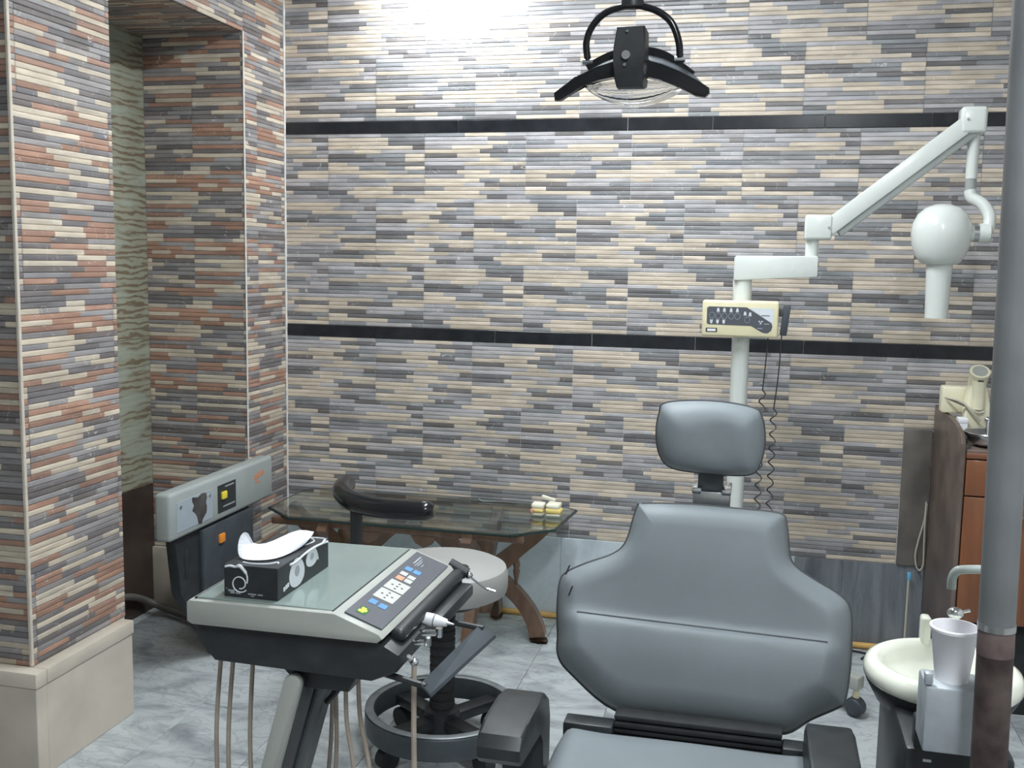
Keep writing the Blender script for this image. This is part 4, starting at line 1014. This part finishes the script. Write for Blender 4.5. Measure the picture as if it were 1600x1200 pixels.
# ---------------------------------------------------------------- operating lamp on the pole
PT = Vector((0.3115, 1.48, 2.10)); PB = Vector((0.3395, 1.48, 0.30))
ul = thing('operating_lamp', (-0.26, 2.0, 1.70), 'black dental operating lamp with curved wings and clear shield, hanging high', 'lamp')
W = [(-0.402, 1.707), (-0.400, 1.693), (-0.390, 1.693), (-0.344, 1.723), (-0.314, 1.729), (-0.285, 1.734), (-0.257, 1.735), (-0.230, 1.733), (-0.203, 1.727), (-0.170, 1.714), (-0.136, 1.697), (-0.119, 1.694), (-0.111, 1.702), (-0.112, 1.711), (-0.130, 1.722), (-0.166, 1.741), (-0.200, 1.755), (-0.230, 1.763), (-0.257, 1.766), (-0.291, 1.763), (-0.320, 1.753), (-0.364, 1.735)]
fr = G().prism(W, lambda p: Vector((p[0], 1.975, p[1])), lambda p: Vector((p[0], 1.997, p[1])), 0.003).build('front_wing', MT['blackgloss'], ul)
def lofted(P0, P1, name, m):
    g = G(); A = [g.bm.verts.new(p) for p in P0]; B = [g.bm.verts.new(p) for p in P1]
    for i in range(len(A) - 1): g.bm.faces.new((A[i], A[i + 1], B[i + 1], B[i]))
    o = g.build(name, MT[m], ul, 60); md = o.modifiers.new('thick', 'SOLIDIFY'); md.thickness = 0.003; return o
topf = [(-0.400, 1.703), (-0.364, 1.733), (-0.320, 1.752), (-0.291, 1.762), (-0.257, 1.765), (-0.230, 1.762), (-0.200, 1.754), (-0.166, 1.740), (-0.130, 1.721), (-0.113, 1.708)]
rear = [(-0.382, 1.735), (-0.350, 1.762), (-0.318, 1.778), (-0.291, 1.787), (-0.257, 1.790), (-0.230, 1.788), (-0.205, 1.781), (-0.176, 1.768), (-0.145, 1.748), (-0.118, 1.722)]
lofted([(x, 1.995, z) for x, z in topf], [(x, 2.06, z) for x, z in rear], 'reflector_shell', 'darkgrey')
RA = [(-0.352, 1.768), (-0.320, 1.785), (-0.290, 1.795), (-0.257, 1.798), (-0.225, 1.795), (-0.198, 1.785), (-0.170, 1.765), (-0.150, 1.750)]
g = G(); flat_leg(g, spline([(x, 2.065, z - 0.004) for x, z in RA], 4), 0.020, 0.012); g.build('rear_rib', MT['blackgloss'], ul)
blk = G().prism([(-0.287, 1.756), (-0.287, 1.784), (-0.282, 1.820), (-0.231, 1.821), (-0.230, 1.782), (-0.232, 1.712), (-0.280, 1.712), (-0.285, 1.730)], lambda p: Vector((p[0], 1.955, p[1])), lambda p: Vector((p[0], 2.03, p[1])), 0.003).build('centre_block', MT['black'], ul)
G().cyl((-0.263, 1.954, 1.768), (-0.263, 1.948, 1.768), 0.008, n=16).build('knob', MT['steel'], blk)
G().cyl((-0.265, 1.954, 1.751), (-0.265, 1.950, 1.751), 0.003, n=10).build('screw', MT['chrome'], blk)
G().cyl((-0.262, 1.956, 1.810), (-0.262, 1.951, 1.811), 0.0025, n=10).build('screw', MT['chrome'], blk)
YK = spline([(-0.352, 2.06, 1.780), (-0.356, 2.06, 1.815), (-0.345, 2.06, 1.845), (-0.322, 2.06, 1.868), (-0.290, 2.06, 1.879), (-0.268, 2.06, 1.881), (-0.248, 2.06, 1.879), (-0.216, 2.06, 1.867), (-0.191, 2.06, 1.845), (-0.177, 2.06, 1.810), (-0.174, 2.06, 1.780)], 5)
G().tube(YK, 0.0068, 12).build('yoke', MT['blackgloss'], ul)
for x, s in ((-0.352, -1), (-0.174, 1)):
    G().cyl((x - 0.010, 2.06, 1.778), (x + 0.010, 2.06, 1.778), 0.006, n=16).build('yoke_bolt', MT['steel'], ul)
g = G(); N = 14; A = []
for i in range(N + 1):
    t = i / N; x = -0.342 + 0.176 * t; zc = 1.722 - 0.030 * math.sin(PI * t) ** 0.7
    A.append((g.bm.verts.new((x, 1.985, 1.726 - 0.004 * math.cos(2 * PI * t))), g.bm.verts.new((x, 1.99, zc - 0.004)), g.bm.verts.new((x, 2.05, zc))))
for P, Q in zip(A, A[1:]):
    for j in range(2): g.bm.faces.new((P[j], P[j + 1], Q[j + 1], Q[j]))
o = g.build('clear_shield', MT['shield'], ul, 60); md = o.modifiers.new('thick', 'SOLIDIFY'); md.thickness = 0.002
G().lathe([(0, 1.878), (0.022, 1.878), (0.022, 1.90), (0.018, 1.91), (0.018, 2.085), (0, 2.085)], (-0.268, 2.06, 0), 20).build('stem', MT['black'], ul)
G().tube(spline([(-0.268, 2.06, 2.075), (-0.22, 2.015, 2.10), (0.0, 1.80, 2.10), (0.27, 1.52, 2.10)], 8), 0.018, 12).build('boom', MT['xwhite'], ul)
G().cyl(PT + Vector((0, 0, -0.03)), PT + Vector((0, 0, 0.03)), 0.036, n=24).build('boom_collar', MT['xwhite2'], ul)

# ---------------------------------------------------------------- pole, spittoon and cup
po = thing('support_pole', (PB.x, PB.y, 0), 'thick grey pipe with rusty brown lower half in the right foreground', 'pole')
def pole_at(z): return PB + (PT - PB) * ((z - PB.z) / (PT.z - PB.z))
G().cyl(pole_at(0.909), pole_at(2.068), 0.0235, n=32).build('grey_pipe', MT['pole'], po)
G().cyl(pole_at(0.903), pole_at(0.912), 0.0245, n=32).build('chrome_ring', MT['steel'], po)
G().cyl(pole_at(0.868), pole_at(0.903), 0.0240, 0.0235, n=32).build('worn_collar', MT['mauve'], po)
G().cyl(pole_at(0.0), pole_at(0.869), 0.0235, n=32).build('rusty_pipe', MT['rust'], po)
G().cyl(pole_at(0.0), pole_at(0.012), 0.075, n=32).build('floor_flange', MT['rust'], po)

sp = thing('spittoon_unit', (0.34, 1.80, 0), 'cream porcelain spittoon bowl on a black cabinet behind the pole', 'spittoon')
G().box(0.245, 0.405, 1.625, 1.96, 0.0, 0.655, 0.012).build('cabinet', MT['black'], sp)
bc = (0.334, 1.865, 0)
G().lathe([(0, 0.600), (0.06, 0.602), (0.108, 0.635), (0.126, 0.668), (0.126, 0.676), (0.110, 0.655), (0.06, 0.640), (0, 0.640)], bc, 40).build('bowl_housing', MT['black'], sp)
G().lathe([(0.0, 0.655), (0.03, 0.656), (0.075, 0.664), (0.092, 0.680), (0.098, 0.696), (0.105, 0.706), (0.115, 0.709), (0.126, 0.703), (0.131, 0.692), (0.130, 0.678), (0.122, 0.668)], bc, 56).build('bowl', MT['porcelain'], sp, 70)
G().lathe([(0, 0.6565), (0.013, 0.6565), (0.013, 0.659), (0, 0.659)], bc, 20).build('drain', MT['steel'], sp)
G().box(0.311, 0.329, 1.965, 1.995, 0.66, 0.752, 0.006, 3).build('flush_spout', MT['porcelain'], sp)
G().tube(spline([(0.410, 1.80, 0.60), (0.410, 1.80, 0.75), (0.410, 1.80, 0.87), (0.402, 1.80, 0.893), (0.385, 1.80, 0.897), (0.345, 1.80, 0.894), (0.333, 1.80, 0.889), (0.328, 1.80, 0.877), (0.328, 1.80, 0.860)], 6), 0.0075, 12).build('water_spout', MT['sagegrey'], sp)
tpv = G().cyl((0.360, 1.93, 0.69), (0.360, 1.93, 0.772), 0.009, n=16).build('tap', MT['chrome'], sp)
G().sphere((0.360, 1.925, 0.779), 0.012, 1.2, 1, 0.9).build('tap_body', MT['chrome'], tpv)
G().cyl((0.368, 1.925, 0.781), (0.384, 1.925, 0.786), 0.003, n=10).build('tap_lever', MT['chrome'], tpv)
# cup filler block
cf = G().box(0.258, 0.338, 1.555, 1.628, 0.682, 0.782, 0.004).build('cup_stand', MT['galv'], sp)
for x in (0.262, 0.332): G().box(x - 0.006, x + 0.006, 1.556, 1.572, 0.783, 0.802, 0.004).build('prong', MT['galv'], cf)
G().box(0.2585, 0.3375, 1.628, 1.66, 0.60, 0.70, 0.004).build('stand_bracket', MT['black'], sp)
for x, z in ((0.272, 0.635), (0.268, 0.61)): G().box(x, x + 0.012, 1.6235, 1.626, z, z + 0.004).build('paint_chip', MT['print_white'], sp)

cu = thing('foam_cup', (0.299, 1.595, 0.782), 'white foam cup standing on the metal cup stand', 'cup')
G().lathe([(0, 0.782), (0.0235, 0.782), (0.0325, 0.857), (0.0345, 0.858), (0.0350, 0.861), (0.0345, 0.864), (0.0315, 0.864), (0.0305, 0.859), (0.022, 0.786), (0, 0.786)], (0.299, 1.595, 0), 40).build('body', MT['foam'], cu, 60)
G().tube([(0.299 + 0.0335 * math.cos(2 * PI * i / 40), 1.595 + 0.0335 * math.sin(2 * PI * i / 40), 0.8625) for i in range(40)], 0.0018, 6, closed=True).build('rim', MT['foam'], cu)

# ---------------------------------------------------------------- counter cabinet with granite end panel
cc = thing('counter_cabinet', (1.05, 3.6, 0), 'orange brown wooden counter cabinet with drawers and dark worktop', 'cabinet')
pp_ = [(3.863, 0.0), (3.863, 0.912), (3.60, 0.910), (3.48, 0.905), (3.40, 0.895), (3.36, 0.880), (3.342, 0.86), (3.338, 0.82), (3.338, 0.0)]
gp = thing('granite_end_panel', (0.62, 3.6, 0), 'brown granite end panel standing against the counter cabinet', 'panel')
G().prism(pp_, lambda p: Vector((0.6085, p[0], p[1])), lambda p: Vector((0.622, p[0], p[1])), 0.003).build('slab', MT['granite'], gp)
G().box(0.624, XR - 0.01, 3.36, 3.863, 0.30, 0.818, 0.002).build('carcass', MT['wood'], cc)
G().box(0.624, XR - 0.01, 3.40, 3.863, 0.0, 0.30, 0.002).build('plinth', MT['blackmat'], cc)
wt = G().box(0.624, XR - 0.01, 3.345, 3.863, 0.826, 0.842, 0.003).build('worktop', MT['granite'], cc)
G().box(0.624, XR - 0.01, 3.338, 3.352, 0.816, 0.834, 0.003).build('front_edge', MT['wood_edge'], wt)
def front(x0, x1, z0, z1, name):
    d = G().box(x0, x1, 3.338, 3.358, z0, z1, 0.003).build(name, MT['wood'], cc)
    xm = (x0 + x1) / 2
    G().cyl((xm, 3.338, z1 - 0.05), (xm, 3.318, z1 - 0.05), 0.010, n=14).build('knob', MT['steel'], d)
for x0, x1 in ((0.626, 0.935), (0.938, 1.237), (1.24, XR - 0.012)):
    front(x0, x1, 0.702, 0.812, 'drawer'); front(x0, x1, 0.305, 0.698, 'door')
# things on the counter
wz = 0.842
cg = thing('curing_light', (0.68, 3.60, wz), 'cream dental curing light with round head on the counter', 'dental device')
G().box(0.592, 0.70, 3.63, 3.69, wz + 0.073, wz + 0.160, 0.006).build('power_box', MT['cream_pale'], cg)
bd = [(0.655, wz), (0.735, wz), (0.735, wz + 0.07), (0.718, wz + 0.16), (0.706, wz + 0.185), (0.672, wz + 0.185), (0.660, wz + 0.16), (0.652, wz + 0.07)]
G().prism(bd, lambda p: Vector((p[0], 3.555, p[1])), lambda p: Vector((p[0] , 3.625, p[1])), 0.010).build('gun_body', MT['cream_pale'], cg)
G().cyl((0.690, 3.56, wz + 0.10), (0.686, 3.555, wz + 0.19), 0.020, 0.020, n=20).build('barrel', MT['cream_pale'], cg)
hd2 = G().cyl((0.688, 3.590, wz + 0.178), (0.688, 3.556, wz + 0.222), 0.028, 0.031, n=28).build('round_head', MT['cream_pale'], cg)
G().cyl((0.688, 3.5565, wz + 0.2214), (0.688, 3.555, wz + 0.2233), 0.023, n=24).build('head_disc', MT['case'], hd2)
G().box(0.681, 0.697, 3.538, 3.552, wz + 0.186, wz + 0.194).build('indicator', MT['panel_dark'], hd2)
G().box(0.690, 0.696, 3.552, 3.556, wz + 0.135, wz + 0.139).build('screw', MT['panel_dark'], cg)
G().tube(spline([(0.600, 3.62, wz + 0.125), (0.64, 3.55, wz + 0.12), (0.67, 3.53, wz + 0.09), (0.695, 3.53, wz + 0.065)], 6), 0.0035, 8).build('cord', MT['wire'], cg)
G().tube(spline([(0.600, 3.62, wz + 0.125), (0.65, 3.56, wz + 0.108), (0.685, 3.54, wz + 0.09), (0.705, 3.535, wz + 0.095)], 6), 0.0035, 8).build('cord', MT['wire'], cg)
bo = thing('white_carton', (0.639, 3.52, wz), 'small white carton beside the curing light on the counter', 'box')
G().box(0.626, 0.652, 3.50, 3.545, wz, wz + 0.072, 0.002).build('carton', MT['white'], bo)
G().box(0.625, 0.653, 3.499, 3.546, wz + 0.058, wz + 0.074, 0.002).build('lid', MT['white'], bo)
ye = thing('yellow_carton', (0.755, 3.62, wz), 'yellow carton half hidden behind the pipe on the counter', 'box')
G().box(0.742, 0.80, 3.60, 3.66, wz, wz + 0.060, 0.003).build('carton', MT['cream'], ye)
G().box(0.741, 0.801, 3.599, 3.661, wz + 0.046, wz + 0.062, 0.002).build('lid', MT['yellow'], ye)
bw = thing('steel_bowl', (0.712, 3.43, wz), 'shallow stainless steel bowl at the counter edge', 'bowl')
G().lathe([(0, 0.002), (0.034, 0.002), (0.060, 0.016), (0.080, 0.044), (0.083, 0.045), (0.084, 0.043), (0.064, 0.012), (0.036, 0.0), (0, 0.0)], (0.712, 3.43, wz), 40).build('body', MT['steel'], bw, 60)
G().tube([(0.712 + 0.0825 * math.cos(2 * PI * i / 40), 3.43 + 0.0825 * math.sin(2 * PI * i / 40), wz + 0.0445) for i in range(40)], 0.0018, 6, closed=True).build('rim', MT['chrome'], bw)
it = thing('steel_mixing_tip', (0.705, 3.45, wz + 0.006), 'pointed steel instrument standing in the steel bowl', 'dental tool')
G().cyl((0.700, 3.445, wz + 0.010), (0.703, 3.47, wz + 0.075), 0.004, 0.006, n=10).build('shaft', MT['chrome'], it)
G().sphere((0.703, 3.472, wz + 0.078), 0.010).build('head', MT['chrome'], it)
# hanging wire and standing rod by the granite
hw = thing('hanging_wire', (0.598, 3.855, 0.56), 'pale wire loop hanging against the granite strip', 'wire')
G().tube(spline([(0.600, 3.86, 0.565), (0.597, 3.856, 0.50), (0.583, 3.855, 0.43), (0.574, 3.855, 0.37), (0.580, 3.855, 0.325), (0.592, 3.855, 0.312), (0.602, 3.855, 0.335), (0.601, 3.855, 0.40), (0.599, 3.855, 0.48), (0.602, 3.86, 0.56)], 6), 0.0032, 8).build('loop', MT['wire'], hw)
G().cyl((0.601, 3.866, 0.568), (0.601, 3.852, 0.568), 0.005, n=10).build('nail', MT['steel'], hw)
rd = thing('blue_tipped_rod', (0.545, 3.80, 0), 'thin clear rod with light blue cap leaning on the marble', 'rod')
G().cyl((0.548, 3.80, 0.02), (0.556, 3.850, 0.275), 0.0042, n=12).build('shaft', MT['wire'], rd)
G().obox(Vector((0.557, 3.851, 0.288)), 0.014, 0.012, 0.030, Matrix.Identity(4), 0.003).build('cap', MT['blue_tip'], rd)
G().cyl((0.548, 3.80, 0.0), (0.548, 3.80, 0.022), 0.018, 0.014, n=16).build('foot', MT['white'], rd)
cbk = thing('black_cable', (0.48, 3.80, 0), 'black cable curled on the floor below the marble', 'cable')
G().tube(spline([(0.36, 3.82, 0.004), (0.42, 3.80, 0.004), (0.47, 3.76, 0.004), (0.52, 3.78, 0.004), (0.50, 3.82, 0.004), (0.44, 3.79, 0.012), (0.40, 3.74, 0.004)], 6), 0.004, 8).build('run', MT['blackmat'], cbk)
